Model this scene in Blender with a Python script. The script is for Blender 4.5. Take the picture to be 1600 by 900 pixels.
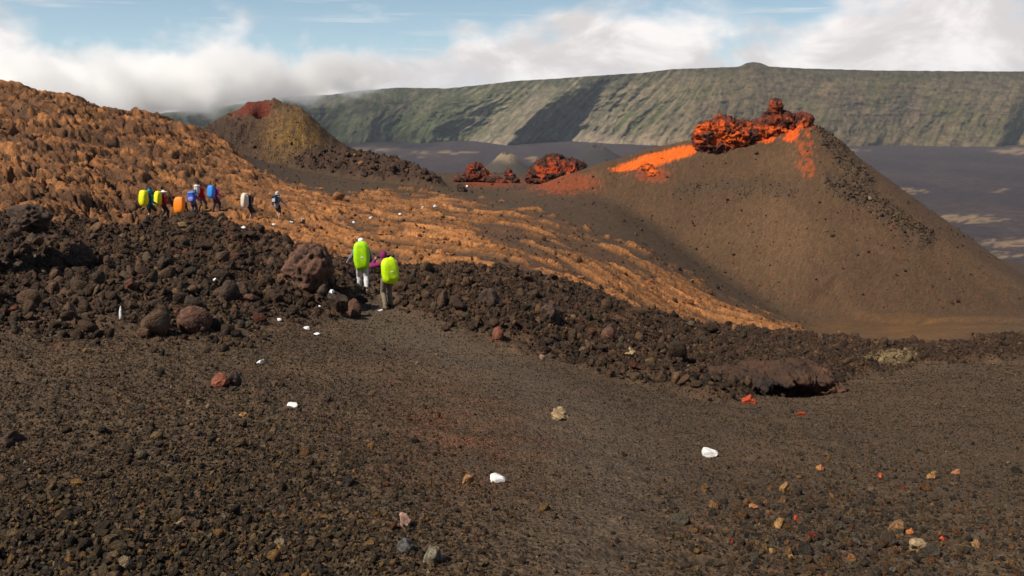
import bpy, bmesh, math, random
import numpy as np
from mathutils import Vector, Matrix

# ------------------------------------------------------------------ scene, camera, light
sc = bpy.context.scene
for o in list(bpy.data.objects):
    bpy.data.objects.remove(o)
COL = sc.collection
random.seed(7)
RNG = np.random.default_rng(11)
rad = math.radians

FPX = 1244.0                       # focal length in photograph pixels (28 mm on 36 mm)
PITCH = math.atan(300.0 / FPX)     # horizon sits at photograph row 150
CT, ST = math.cos(PITCH), math.sin(PITCH)

cam_data = bpy.data.cameras.new('camera')
cam_data.sensor_width = 36.0
cam_data.lens = 28.0
cam_data.clip_start = 0.1
cam_data.clip_end = 40000
cam = bpy.data.objects.new('camera', cam_data)
cam.location = (0, 0, 0)
cam.rotation_euler = (rad(90) - PITCH, 0, 0)
COL.objects.link(cam)
sc.camera = cam

SUN_EL = rad(50)
SHX, SHY = 0.86, 0.51              # ground direction in which shadows fall
sun_data = bpy.data.lights.new('sun', 'SUN')
sun_data.energy = 5.0
sun_data.angle = rad(0.5)
sun_data.color = (1.0, 0.91, 0.77)
sun = bpy.data.objects.new('sun', sun_data)
sdir = Vector((SHX * math.cos(SUN_EL), SHY * math.cos(SUN_EL), -math.sin(SUN_EL)))
sun.rotation_euler = sdir.to_track_quat('-Z', 'Y').to_euler()
sun.location = (-40, -20, 60)
COL.objects.link(sun)

world = bpy.data.worlds.new('World')
sc.world = world
world.use_nodes = True

sc.render.engine = 'CYCLES'
sc.view_settings.view_transform = 'Standard'
sc.view_settings.look = 'None'
sc.view_settings.exposure = 0.2
sc.view_settings.gamma = 1.0
sc.view_settings.use_curve_mapping = False
sc.cycles.use_denoising = True
sc.cycles.max_bounces = 64
sc.cycles.diffuse_bounces = 2
sc.cycles.glossy_bounces = 1
sc.cycles.volume_bounces = 64
sc.cycles.transparent_max_bounces = 6
sc.cycles.volume_step_rate = 1.0


class NT:
    """Small helper round a node tree."""
    def __init__(self, tree):
        self.t = tree
        tree.nodes.clear()

    def n(self, kind, **kw):
        node = self.t.nodes.new(kind)
        for k, v in kw.items():
            if k == 'ins':
                for kk, vv in v.items():
                    s = node.inputs[kk]
                    if hasattr(vv, 'is_output') or isinstance(vv, bpy.types.NodeSocket):
                        self.t.links.new(vv, s)
                    else:
                        s.default_value = vv
            else:
                setattr(node, k, v)
        return node

    def math(self, op, a, b=0.0, c=None, clamp=False):
        m = self.n('ShaderNodeMath', operation=op, use_clamp=clamp)
        for i, v in enumerate((a, b) if c is None else (a, b, c)):
            if isinstance(v, bpy.types.NodeSocket):
                self.t.links.new(v, m.inputs[i])
            else:
                m.inputs[i].default_value = v
        return m.outputs[0]

    def noise(self, vec, scale, detail=4, rough=0.55, dist=0.0):
        return self.n('ShaderNodeTexNoise', ins={'Vector': vec, 'Scale': scale, 'Detail': detail,
                                                 'Roughness': rough, 'Distortion': dist})

    def ramp(self, fac, stops, interp='LINEAR'):
        r = self.n('ShaderNodeValToRGB', ins={'Fac': fac})
        cr = r.color_ramp
        cr.interpolation = interp
        while len(cr.elements) > 1:
            cr.elements.remove(cr.elements[0])
        cr.elements[0].position = stops[0][0]
        cr.elements[0].color = (*stops[0][1], 1) if len(stops[0][1]) == 3 else stops[0][1]
        for p, c in stops[1:]:
            e = cr.elements.new(p)
            e.color = (*c, 1) if len(c) == 3 else c
        return r.outputs[0]

    def mix(self, fac, a, b, blend='MIX'):
        m = self.n('ShaderNodeMix', data_type='RGBA', blend_type=blend)
        for i, v in ((0, fac), (6, a), (7, b)):
            if isinstance(v, bpy.types.NodeSocket):
                self.t.links.new(v, m.inputs[i])
            else:
                m.inputs[i].default_value = v if i == 0 else (*v[:3], 1)
        return m.outputs[2]

    def maprange(self, v, a, b, c, d, smooth=False):
        m = self.n('ShaderNodeMapRange', clamp=True)
        if smooth:
            m.interpolation_type = 'SMOOTHSTEP'
        self.t.links.new(v, m.inputs[0])
        for i, x in enumerate((a, b, c, d)):
            if isinstance(x, bpy.types.NodeSocket):
                self.t.links.new(x, m.inputs[1 + i])
            else:
                m.inputs[1 + i].default_value = x
        return m.outputs[0]


# ---- sky: clear Nishita sky with a low bank of cumulus all round the horizon
def build_world():
    T = NT(world.node_tree)
    sky = T.n('ShaderNodeTexSky', sky_type='NISHITA', sun_disc=False)
    sky.sun_elevation = SUN_EL
    # sun stands where shadows come from
    sky.sun_rotation = math.atan2(-SHX, -SHY)
    sky.altitude = 2300
    sky.air_density = 1.0
    sky.dust_density = 0.6
    sky.ozone_density = 1.5
    geo = T.n('ShaderNodeTexCoord')
    sep = T.n('ShaderNodeSeparateXYZ', ins={0: geo.outputs['Generated']})
    x, y, z = sep.outputs
    az = T.math('ARCTAN2', x, y)
    el = T.math('ARCSINE', z)
    vec = T.n('ShaderNodeCombineXYZ', ins={0: T.math('MULTIPLY', T.math('SINE', az), 1.0),
                                           1: T.math('MULTIPLY', T.math('COSINE', az), 1.0),
                                           2: T.math('MULTIPLY', el, 2.0)}).outputs[0]
    big = T.noise(vec, 5.2, 6, 0.46, 0.15).outputs[0]
    mid = T.noise(vec, 15.0, 5, 0.48, 0.2).outputs[0]
    # top of the bank climbs to the right of the view
    top = T.math('MULTIPLY_ADD', T.maprange(az, -0.30, 0.30, 0.0, 1.0, True), 0.05, 0.075)
    lift = T.math('MULTIPLY', T.math('SUBTRACT', top, el), 4.2)
    dens = T.math('ADD', T.math('ADD', T.math('MULTIPLY', big, 1.5), T.math('MULTIPLY', mid, 0.55)), lift)
    mask = T.maprange(dens, 1.00, 1.32, 0.0, 1.0, True)
    # thin high streaks
    sv = T.n('ShaderNodeCombineXYZ', ins={0: T.math('MULTIPLY', az, 1.2), 1: T.math('MULTIPLY', el, 26.0), 2: 3.0}).outputs[0]
    streak = T.maprange(T.noise(sv, 3.0, 4, 0.6).outputs[0], 0.52, 0.75, 0.0, 0.55, True)
    mask2 = T.math('MAXIMUM', mask, streak)
    sh = T.noise(vec, 8.0, 5, 0.6, 0.4).outputs[0]
    shade = T.maprange(T.math('ADD', sh, T.math('MULTIPLY', T.math('SUBTRACT', dens, 1.2), -0.12)), 0.36, 0.62, 0.0, 1.0, True)
    ccol = T.mix(shade, (0.64, 0.60, 0.595), (0.90, 0.855, 0.83))
    skyc = T.n('ShaderNodeVectorMath', operation='SCALE', ins={0: sky.outputs[0], 'Scale': 0.065}).outputs[0]
    veil = T.math('MULTIPLY', T.math('POWER', 2.718, T.math('MULTIPLY', T.math('MAXIMUM', el, 0.0), -8.0)), 0.75)
    skyc = T.mix(veil, skyc, (0.54, 0.77, 0.90))
    col = T.mix(mask2, skyc, ccol)
    bg = T.n('ShaderNodeBackground', ins={'Color': col, 'Strength': 1.0})
    out = T.n('ShaderNodeOutputWorld')
    T.t.links.new(bg.outputs[0], out.inputs[0])


build_world()


# ------------------------------------------------------------------ measuring helpers
def dep(v):
    """tangent of the depression of a photograph row"""
    dy = (450.0 - np.asarray(v, float)) / FPX
    return -(dy * CT - ST) / (CT + dy * ST)


def tana(u, v):
    dy = (450.0 - np.asarray(v, float)) / FPX
    return (np.asarray(u, float) - 800.0) / FPX / (CT + dy * ST)


def P(u, v, D):
    return Vector((float(tana(u, v)) * D, D, -float(dep(v)) * D))


def m_per_px(D, v=300):
    dy = (450.0 - v) / FPX
    return D / (CT + dy * ST) / FPX


# ------------------------------------------------------------------ numpy noise
_perm = RNG.permutation(4096).astype(np.int32)


def _hash(ix, iy, iz=0):
    return _perm[(ix + _perm[(iy + _perm[np.asarray(iz) & 4095]) & 4095]) & 4095]


_ang = RNG.random(4096) * 2 * np.pi
_gx, _gy = np.cos(_ang).astype(np.float32), np.sin(_ang).astype(np.float32)


def perlin(x, y, seed=0):
    x = np.asarray(x, np.float32); y = np.asarray(y, np.float32)
    x0 = np.floor(x); y0 = np.floor(y)
    fx, fy = x - x0, y - y0
    ix, iy = x0.astype(np.int32), y0.astype(np.int32)
    u = fx * fx * fx * (fx * (fx * 6 - 15) + 10)
    v = fy * fy * fy * (fy * (fy * 6 - 15) + 10)

    def g(dx, dy):
        h = _hash(ix + dx, iy + dy, seed)
        return _gx[h] * (fx - dx) + _gy[h] * (fy - dy)
    a = g(0, 0); b = g(1, 0); c = g(0, 1); d = g(1, 1)
    return 1.5 * ((a + (b - a) * u) * (1 - v) + (c + (d - c) * u) * v)


def fbm(x, y, octaves=4, seed=0, gain=0.5):
    s = 0; amp = 1.0; f = 1.0; tot = 0
    for i in range(octaves):
        s = s + amp * perlin(x * f + 17.3 * i, y * f - 9.1 * i, seed + i)
        tot += amp
        amp *= gain; f *= 2.03
    return s / tot


def ridged(x, y, octaves=4, seed=0, gain=0.5):
    s = 0; amp = 1.0; f = 1.0; tot = 0
    for i in range(octaves):
        s = s + amp * (1 - np.abs(perlin(x * f + 11.7 * i, y * f + 5.3 * i, seed + i)) * 2)
        tot += amp
        amp *= gain; f *= 2.1
    return s / tot


_rx, _ry, _rv = [RNG.random(4096).astype(np.float32) for _ in range(3)]


def worley(x, y, seed=0):
    """F1, F2 and a random value of the nearest cell"""
    x = np.asarray(x, np.float32); y = np.asarray(y, np.float32)
    x0 = np.floor(x).astype(np.int32); y0 = np.floor(y).astype(np.int32)
    f1 = np.full(x.shape, 9.0, np.float32); f2 = f1.copy(); val = np.zeros(x.shape, np.float32)
    for dx in (-1, 0, 1):
        for dy in (-1, 0, 1):
            h = _hash(x0 + dx, y0 + dy, seed)
            d = np.hypot(x0 + dx + _rx[h] - x, y0 + dy + _ry[h] - y)
            near = d < f1
            f2 = np.where(near, f1, np.minimum(f2, d))
            val = np.where(near, _rv[h], val)
            f1 = np.where(near, d, f1)
    return f1, f2, val


def sstep(a, b, x):
    t = np.clip((x - a) / (b - a), 0, 1)
    return t * t * (3 - 2 * t)


def smax(a, b, k):
    h = np.clip(0.5 + 0.5 * (a - b) / k, 0, 1)
    return b + (a - b) * h + k * h * (1 - h)


# ------------------------------------------------------------------ the near terrain: control heights
CTRL = [  # column, row, distance along the view: where the ground passes
    # under and beside the photographer
    (800, 900, 3.5), (800, 750, 6.3), (800, 650, 9.6), (800, 580, 14), (800, 530, 18.8),
    (800, 470, 25), (800, 438, 30), (800, 425, 34.5), (800, 380, 46), (800, 340, 62), (800, 310, 80), (800, 285, 105), (800, 272, 125),
    (1500, 900, 3.9), (1500, 750, 7.5), (1500, 650, 12.5), (1500, 600, 17.5), (1500, 560, 25), (1500, 533, 33), (1500, 512, 42), (1500, 500, 52),
    (1150, 900, 3.6), (1150, 750, 6.6), (1150, 660, 11), (1150, 625, 15.5), (1150, 560, 24), (1150, 528, 32), (1120, 505, 45),
    (1250, 528, 36), (1250, 514, 52), (1250, 497, 59), (1330, 540, 32), (1340, 520, 46), (1400, 512, 50), (1340, 500, 58),
    (1000, 398, 56), (1100, 450, 54), (900, 440, 38), (1000, 472, 42), (1190, 490, 52), (900, 360, 60), (960, 330, 72), (1000, 640, 11.5), (980, 585, 17.5),
    (100, 900, 3.4), (100, 750, 6), (100, 650, 8.8), (100, 550, 13.5), (100, 480, 18.8), (100, 420, 27), (100, 372, 35), (100, 330, 41), (100, 270, 52), (100, 205, 66), (100, 160, 78),
    (-250, 900, 3.4), (-250, 650, 8.4), (-250, 480, 18), (-250, 360, 34), (-250, 240, 50), (-250, 110, 72),
    (1850, 900, 4), (1850, 650, 12.7), (1850, 560, 27), (1850, 515, 45),
    (0, 137, 80), (0, 230, 58), (200, 184, 82), (300, 203, 86), (300, 350, 47.5), (300, 300, 57), (300, 250, 69), (200, 365, 42), (200, 310, 50), (200, 240, 66),
    (450, 560, 14), (450, 505, 18.5), (450, 450, 24), (450, 402, 30), (450, 385, 37), (435, 348, 47.5), (450, 310, 60), (450, 282, 80), (470, 264, 108), (380, 262, 76),
    (600, 482, 22.5), (570, 465, 25), (560, 505, 20), (600, 560, 15), (560, 420, 33), (640, 437, 29.5), (600, 380, 43), (600, 330, 62), (600, 298, 80), (600, 280, 105),
    (300, 356, 37), (330, 430, 26), (250, 500, 17.5), (310, 620, 10), (700, 305, 80), (700, 285, 104), (900, 290, 98), (940, 305, 84),
    (450, 750, 6.1), (450, 900, 3.45), (600, 650, 9.4),
    # hidden ground behind crests
    (0, 165, 105), (200, 215, 110), (300, 240, 112), (-250, 150, 105), (100, 190, 105), (0, 210, 140), (300, 262, 140), (450, 262, 135), (600, 270, 130), (800, 272, 140),
    (1250, 500, 85), (1500, 520, 80), (1500, 545, 110), (1250, 500, 120), (1850, 540, 80), (1000, 330, 110), (1000, 340, 140),
]
_c = np.array(CTRL, float)
CA = tana(_c[:, 0], _c[:, 1]); CL = np.log(_c[:, 2]); CV = dep(_c[:, 1])
# extra: ground right under the camera, 1.65 m down
for a_ in (-1.0, -0.4, 0.0, 0.4, 1.0):
    for D_ in (0.8, 1.6):
        CA = np.append(CA, a_); CL = np.append(CL, math.log(D_)); CV = np.append(CV, 1.65 / D_ * 1.0 + 0.19)
SA = 2.2


def _tps_fit():
    n = len(CA)
    X = np.stack([CA * SA, CL], 1)
    # interpolate row-tangent minus the flat-ground trend
    trend = 1.65 / np.exp(CL) + 0.19
    r = np.hypot(X[:, None, 0] - X[None, :, 0], X[:, None, 1] - X[None, :, 1])
    K = np.where(r > 0, r * r * np.log(r + 1e-12), 0) + np.eye(n) * 2e-3
    Pm = np.concatenate([np.ones((n, 1)), X], 1)
    A = np.block([[K, Pm], [Pm.T, np.zeros((3, 3))]])
    w = np.linalg.solve(A, np.concatenate([CV - trend, np.zeros(3)]))
    return X, w


_X, _W = _tps_fit()


def base_dep(a, L):
    out = np.empty(a.shape)
    af, Lf = a.ravel() * SA, L.ravel()
    o = out.ravel()
    for s in range(0, af.size, 60000):
        e = min(s + 60000, af.size)
        r2 = (af[s:e, None] - _X[None, :, 0]) ** 2 + (Lf[s:e, None] - _X[None, :, 1]) ** 2
        k = 0.5 * r2 * np.log(r2 + 1e-12)
        o[s:e] = k @ _W[:-3] + _W[-3] + _W[-2] * af[s:e] + _W[-1] * Lf[s:e]
    return o.reshape(a.shape) + 1.65 / np.exp(L) + 0.19


NCOL, NROW = 1000, 940
_core = np.linspace(-0.78, 0.78, NCOL - 120)
_side = 0.78 + 0.55 * (np.linspace(0, 1, 61)[1:]) ** 1.6
GA = np.concatenate([-_side[::-1], _core, _side])
GL = np.concatenate([np.linspace(math.log(1.5), math.log(3.2), 40, endpoint=False),
                     np.linspace(math.log(3.2), math.log(135), NROW - 100, endpoint=False),
                     np.linspace(math.log(135), math.log(480), 60)])
A2, L2 = np.meshgrid(GA, GL)            # rows: distance, columns: azimuth
D2 = np.exp(L2)
X2, Y2 = A2 * D2, D2


def coarse_base():
    """thin-plate surface on a coarser lattice, then bilinear"""
    ca = np.linspace(GA[0], GA[-1], 260); cl = np.linspace(GL[0], GL[-1], 260)
    CAg, CLg = np.meshgrid(ca, cl)
    V = base_dep(CAg, CLg)
    fi = (A2 - ca[0]) / (ca[1] - ca[0]); fj = (L2 - cl[0]) / (cl[1] - cl[0])
    i = np.clip(fi.astype(int), 0, 258); j = np.clip(fj.astype(int), 0, 258)
    fi -= i; fj -= j
    return (V[j, i] * (1 - fi) + V[j, i + 1] * fi) * (1 - fj) + (V[j + 1, i] * (1 - fi) + V[j + 1, i + 1] * fi) * fj


DEP = coarse_base()
Dd = np.interp(A2, [tana(0, 200), tana(900, 290), tana(1250, 400), tana(1600, 450)], [128, 130, 96, 88])
ramp_ = np.maximum(L2 - np.log(Dd), 0)
DEP = DEP + 0.42 * ramp_
Z2 = -D2 * DEP


def curve(pts):
    """azimuth -> distance along a line given as (column, row, distance)"""
    p = np.array(pts, float)
    a = tana(p[:, 0], p[:, 1]); o = np.argsort(a)
    return lambda q: np.exp(np.interp(q, a[o], np.log(p[o, 2])))


aa_near = curve([(-300, 480, 17), (0, 480, 18), (200, 490, 17.5), (450, 500, 18.6), (520, 492, 20), (560, 486, 22), (600, 488, 22.3), (640, 490, 21), (700, 520, 19),
                 (850, 548, 17), (980, 600, 15.5), (1150, 628, 15.0), (1290, 605, 17.5), (1400, 580, 21.5), (1600, 562, 24.5), (1850, 560, 25)])
aa_far = curve([(-300, 345, 38), (0, 345, 38), (60, 362, 37), (200, 372, 38), (310, 357, 38.5), (430, 370, 37), (460, 400, 31), (510, 410, 31), (560, 425, 30.5),
                (640, 438, 29.5), (700, 430, 31), (800, 432, 32), (950, 442, 34), (1000, 475, 35), (1100, 508, 37), (1250, 523, 40), (1340, 545, 32), (1440, 555, 30), (1600, 540, 34), (1850, 540, 34)])
ph_far = curve([(-300, 100, 300), (250, 190, 300), (330, 210, 130), (345, 225, 84), (400, 262, 76), (450, 280, 78), (520, 300, 67), (600, 292, 80), (700, 305, 80), (760, 318, 74), (870, 345, 63),
                (960, 385, 56), (1050, 420, 55), (1190, 480, 54), (1250, 516, 52), (1262, 520, 38), (1300, 530, 30), (1900, 530, 20)])
wob = fbm(X2 / 1.6, Y2 / 1.6, 4, 40) * 0.09 + fbm(X2 / 5, Y2 / 5, 2, 44) * 0.05
LW = L2 + wob
Ln, Lf_, Lp = np.log(aa_near(A2)), np.log(aa_far(A2)), np.log(ph_far(A2))
w_aa = sstep(-0.02, 0.06, LW - Ln) * (1 - sstep(-0.015, 0.015, LW - Lf_))
# on the left the clinker only fades into the cinder
fade_l = np.interp(A2, [tana(-300, 480), tana(380, 480), tana(520, 480)], [0.30, 0.22, 0.0])
w_aa = np.where(fade_l > 0.001, sstep(-0.06 - fade_l, 0.10 + fade_l, LW - Ln) * (1 - sstep(-0.015, 0.015, LW - Lf_)), w_aa)
# trodden gap where the two near hikers stand
hk = np.exp(-(((A2 - tana(590, 470)) / 0.030) ** 2)) * sstep(27.5, 25.0, D2)
w_aa = w_aa * (1 - 0.92 * hk)
w_ph = sstep(-0.015, 0.02, LW - Lf_) * (1 - sstep(-0.02, 0.03, LW + wob * 0.6 - Lp))
w_ph = np.where(A2 > tana(1262, 520), 0, w_ph)

# ---- cinder cones
def seg_cone(px, py, pts, slope, kx_r=1.0, kx_l=1.0, ky=1.0, rnd=1.0, conc=0.0):
    """height of a ridge of loose cinder under a crest polyline (x, y, z)"""
    best = np.full(px.shape, -1e4)
    for (p, q) in zip(pts[:-1], pts[1:]):
        ex, ey = q.x - p.x, q.y - p.y
        t = np.clip(((px - p.x) * ex + (py - p.y) * ey) / (ex * ex + ey * ey), 0, 1)
        cx, cy, cz = p.x + ex * t, p.y + ey * t, p.z + (q.z - p.z) * t
        dx, dy = px - cx, py - cy
        kx = np.where(dx > 0, kx_r, kx_l)
        d = np.sqrt((dx * kx) ** 2 + (dy * ky) ** 2 + rnd * rnd) - rnd
        best = np.maximum(best, cz - slope * d * (1 - conc * np.clip(d / 40, 0, 1)))
    return best


MAIN_CREST = [P(905, 270, 84), P(960, 250, 85), P(1040, 226, 86), P(1090, 214, 86), P(1200, 200, 85), P(1256, 192, 84)]
cone_main = seg_cone(X2, Y2, MAIN_CREST, 0.56, kx_r=1.42, kx_l=0.9, rnd=1.6, conc=0.10)
# crater hollow behind the crest line
cx_, cy_ = P(1150, 200, 95).x, 93.0
crater = np.exp(-(((X2 - cx_) / 7.5) ** 2 + ((Y2 - cy_) / 5.0) ** 2))
cone_main = cone_main - 4.0 * crater
LEFT_CREST = [P(398, 160, 130), P(428, 158, 130)]
cone_left = seg_cone(X2, Y2, LEFT_CREST, 0.74, kx_r=1.0, kx_l=0.78, rnd=0.6, conc=0.12)
cone_left = cone_left + 2.1 * np.exp(-(((X2 - P(474, 196, 127).x) / 3.4) ** 2 + ((Y2 - 127) / 4.5) ** 2))
RIDGE = [P(500, 232, 104), P(545, 236, 103), P(585, 245, 101), P(630, 256, 97), P(675, 280, 92)]
ridge_h = seg_cone(X2, Y2, RIDGE, 0.62, rnd=0.5)
BACKR = [P(690, 280, 118), P(735, 284, 114), P(800, 289, 110), P(880, 285, 106), P(925, 277, 100)]
back_h = seg_cone(X2, Y2, BACKR, 0.22, rnd=2.0)

Zb = Z2.copy()
Zt = smax(Z2, back_h, 0.8)
Zt = smax(Zt, ridge_h, 0.5)
w_ridge = sstep(0.0, 0.7, ridge_h - Z2 + 0.35 * fbm(X2 / 1.5, Y2 / 1.5, 3, 61)) * (1 - sstep(-0.25, 0.1, cone_left - ridge_h))
Zt = smax(Zt, cone_left, 0.5)
w_left = sstep(-0.1, 0.5, cone_left - np.maximum(Z2, ridge_h))
w_main = sstep(-0.5, 0.9, cone_main - np.maximum(Z2, back_h))
Zt = smax(Zt, cone_main, 1.5)
w_aa = w_aa * (1 - w_main) * (D2 < 60)
w_ph = w_ph * (1 - w_left) * (1 - w_ridge) * (1 - w_main)

# ---- relief of each kind of ground
cell = (GA[500] - GA[499]) * D2        # lattice spacing across


def fadeout(size):                     # drop relief finer than the lattice can carry
    return 1 - sstep(0.25, 0.6, cell / size)


wx = X2 + 0.35 * fbm(X2 / 0.9, Y2 / 0.9, 3, 3); wy = Y2 + 0.35 * fbm(X2 / 0.9 + 31, Y2 / 0.9, 3, 5)
H = np.zeros_like(Z2)
w_cin = np.clip(1 - w_aa - w_ph, 0, 1)
# cinder: soft undulation, footfall hollows, coarse lapilli
H += w_cin * (0.10 * fbm(X2 / 2.6, Y2 / 2.6, 3, 70) + 0.035 * fbm(X2 / 0.5, Y2 / 0.5, 3, 74) * fadeout(0.5))
f1, f2, cv = worley(X2 / 0.085, Y2 / 0.085, 80)
rough_l = 0.45 + 0.55 * sstep(tana(800, 700), tana(350, 700), A2)
H += (1 - w_ph) * (1 - w_main * 0.7) * 0.030 * rough_l * (0.75 - f1) * (0.4 + cv) * fadeout(0.085)
f1, f2, cv = worley(wx / 0.24, wy / 0.24, 81)
H += (1 - w_ph) * (1 - w_main * 0.8) * (0.10 * rough_l + 0.10 * w_aa) * np.clip(0.62 - f1, 0, 1) * (cv ** 2) * fadeout(0.24)
# clinker (aa): heaped blocks, spines and hollows
f1, f2, cv = worley(wx / 0.62, wy / 0.62, 82)
aab = np.clip(0.75 - f1, -0.3, 1) * (0.25 + cv)
f1, f2, cv = worley(wx / 1.5, wy / 1.5, 83)
aac = np.clip(0.8 - f1, -0.2, 1) * cv
rg = ridged(X2 / 3.4, Y2 / 3.4, 4, 84)
rug = np.interp(A2, [tana(300, 450), tana(560, 450), tana(700, 450), tana(1300, 560)], [1.0, 1.0, 0.72, 0.55])
H += w_aa * rug * (0.34 * aab * fadeout(0.6) + 0.55 * aac + 0.42 * (rg - 0.35) + 0.20)
H += w_aa * 0.10 * (ridged(X2 / 0.45, Y2 / 0.45, 3, 87) - 0.4) * fadeout(0.45)
# pahoehoe: flow lobes, creases, ropes
fx, fy = 0.75, -0.66                    # downhill flow direction
U = X2 * fx + Y2 * fy; V = -X2 * fy + Y2 * fx
bend = 1.6 * fbm(X2 / 7, Y2 / 7, 3, 90)
Uw, Vw = U + bend + 0.3 * fbm(X2, Y2, 2, 93), V + 1.3 * bend + 0.25 * fbm(X2 / 0.8, Y2 / 0.8, 2, 95)
f1, f2, cv1 = worley(Uw / 4.6, Vw / 1.05, 91)
crease1 = sstep(0.0, 0.16, f2 - f1)
lobe1 = np.clip(1.35 - f1 * f1 * 1.7, 0, 0.85) * (0.40 + 0.85 * cv1) * crease1
f1, f2, cv2 = worley(Uw / 1.8, Vw / 0.55, 92)
crease2 = sstep(0.0, 0.2, f2 - f1); f2c = f2 - f1 + 0.06
lobe2 = np.clip(1.25 - f1 * f1 * 1.6, 0, 0.8) * (0.25 + cv2) * crease2
ropes = np.sin((Uw + 0.5 * np.cos(Vw * 2.2)) * 14) * sstep(0.45, 0.9, cv1)
big_u = fbm(X2 / 7, Y2 / 7, 3, 96)
steep_l = 0.85 + 0.65 * sstep(tana(600, 350), tana(150, 250), A2)
ph_patch = sstep(-0.10, 0.16, fbm(U / 9.0 + 3, V / 1.9, 4, 98) + 0.06 +
                 0.42 * sstep(tana(640, 380), tana(420, 330), A2) - 0.16 * np.exp(-((A2 - tana(820, 370)) / 0.10) ** 2))
H += w_ph * (ph_patch * steep_l * (0.30 * lobe1 + 0.17 * lobe2 * fadeout(0.6) + 0.022 * ropes * fadeout(0.3)) + 0.45 * big_u)
# rough cracks and blocks on the left hill
f1, f2, cv = worley(wx / 3.1, wy / 3.1, 97)
crk = f2 - f1
H += w_ph * sstep(tana(520, 300), tana(250, 250), A2) * (-0.45 * (1 - sstep(0.0, 0.12, crk)) + 0.65 * (cv - 0.5) * sstep(0.02, 0.25, f2 - f1) + 0.35 * (ridged(X2 / 4, Y2 / 4, 3, 99) - 0.4))
# cones and spatter
f1, f2, cv = worley(wx / 1.1, wy / 1.1, 100)
blk = np.clip(0.75 - f1, 0, 1) * cv
lowl = sstep(P(440, 225, 128).x + 1.5, P(400, 215, 128).x, X2 + 0.6 * fbm(X2 / 2, Y2 / 2, 3, 150)) * sstep(-2.6, -4.6, Zt)
H += w_left * (0.55 * blk + 0.30 * (ridged(X2 / 2.5, Y2 / 2.5, 3, 102) - 0.4) + lowl * (0.5 * blk + 0.5 * (ridged(X2 / 1.6, Y2 / 1.6, 3, 152) - 0.35)))
H += w_ridge * (0.9 * blk + 0.9 * (ridged(X2 / 2.8, Y2 / 2.8, 4, 104) - 0.35))
H += w_main * (0.12 * fbm(X2 / 3, Y2 / 3, 4, 106))
# band of blocks down the right flank and a dark scree patch on the front of the big cone
UU = 800 + A2 * FPX * (CT + (-DEP * 0))   # working column (approx.)


def proj(x, y, z):
    yc = -x * 0 + (z * CT + y * ST)
    zc = y * CT - z * ST
    return 800 + FPX * x / zc, 450 - FPX * yc / zc


PU, PV = proj(X2, Y2, Zt)


def band(pts, half, soft, seed, amp=8):
    """membership of a strip that runs along points on the cone (column, row pairs)"""
    d = np.full(X2.shape, 1e3)
    nz = amp * fbm(X2 / 2.2, Y2 / 2.2, 4, seed)
    for (p, q) in zip(pts[:-1], pts[1:]):
        ex, ey = q[0] - p[0], q[1] - p[1]
        t = np.clip(((PU - p[0]) * ex + (PV - p[1]) * ey) / (ex * ex + ey * ey), 0, 1)
        d = np.minimum(d, np.hypot(PU - p[0] - ex * t, PV - p[1] - ey * t))
    return (1 - sstep(half - soft, half + soft, d + nz)) * w_main


rub_r = np.maximum(band([(1285, 205), (1330, 262), (1350, 285)], 13, 9, 110), band([(1300, 285), (1370, 322), (1445, 372)], 14, 9, 112))
rub_f = band([(1060, 300), (1120, 292), (1190, 288), (1230, 300)], 10, 8, 114, 14)
f1, f2, cv = worley(wx / 0.7, wy / 0.7, 116)
H += np.maximum(rub_r, 0.5 * rub_f) * (0.55 * np.clip(0.75 - f1, 0, 1) * cv + 0.2 * ridged(X2 / 0.9, Y2 / 0.9, 3, 118))
# collapsed pit in front of the clinker (dark hollow under the crust)
PIT = P(1222, 612, 16.3)
pit = np.exp(-(((X2 - PIT.x) / 0.85) ** 2 + ((Y2 - PIT.y - 0.25) / 0.42) ** 2) ** 2)
# little open vent in the left cone
VENT = P(409, 173, 127.6)
H -= 3.4 * np.exp(-(((X2 - VENT.x) / 1.15) ** 2 + ((Y2 - VENT.y) / 1.1) ** 2) ** 2)
# ledge above the ochre flat at the right
led = curve([(1230, 500, 58), (1300, 492, 60), (1330, 500, 57), (1420, 510, 52), (1520, 520, 46), (1700, 530, 40)])
H += 0.35 * sstep(0.0, 0.02, L2 + 0.15 * wob - np.log(led(A2))) * sstep(tana(1200, 500), tana(1260, 500), A2) * (1 - sstep(0.02, 0.25, L2 - np.log(led(A2)))) * (D2 < 75)
FEET = [(985, 663), (1012, 672), (968, 684), (1000, 694), (962, 706), (1012, 708), (1032, 722), (985, 738), (1034, 746), (1012, 772), (1046, 778), (1020, 800), (930, 828), (990, 850), (1075, 820), (948, 860), (1080, 872)]
foot = np.zeros_like(Z2)
for k_, (u_, v_) in enumerate(FEET):
    c_ = np.argmin(np.abs(GA - float(tana(u_, v_)))); r_ = np.where(-Zt[:, c_] / D2[:, c_] <= float(dep(v_)))[0][0]
    fx_, fy_ = X2[r_, c_], Y2[r_, c_]
    foot = np.maximum(foot, np.exp(-(((X2 - fx_) / 0.16) ** 2 + ((Y2 - fy_) / 0.11) ** 2) ** 1.5))
ZF = Zt + H - 1.05 * pit - 0.055 * foot
ZF = np.maximum(ZF, -151.0)


def ground_z(x, y):
    a, L = x / y, math.log(y)
    i = min(max(int(np.searchsorted(GA, a)) - 1, 0), len(GA) - 2)
    j = min(max(int(np.searchsorted(GL, L)) - 1, 0), len(GL) - 2)
    s = (a - GA[i]) / (GA[i + 1] - GA[i]); t = (L - GL[j]) / (GL[j + 1] - GL[j])
    return float((ZF[j, i] * (1 - s) + ZF[j, i + 1] * s) * (1 - t) + (ZF[j + 1, i] * (1 - s) + ZF[j + 1, i + 1] * s) * t)


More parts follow.
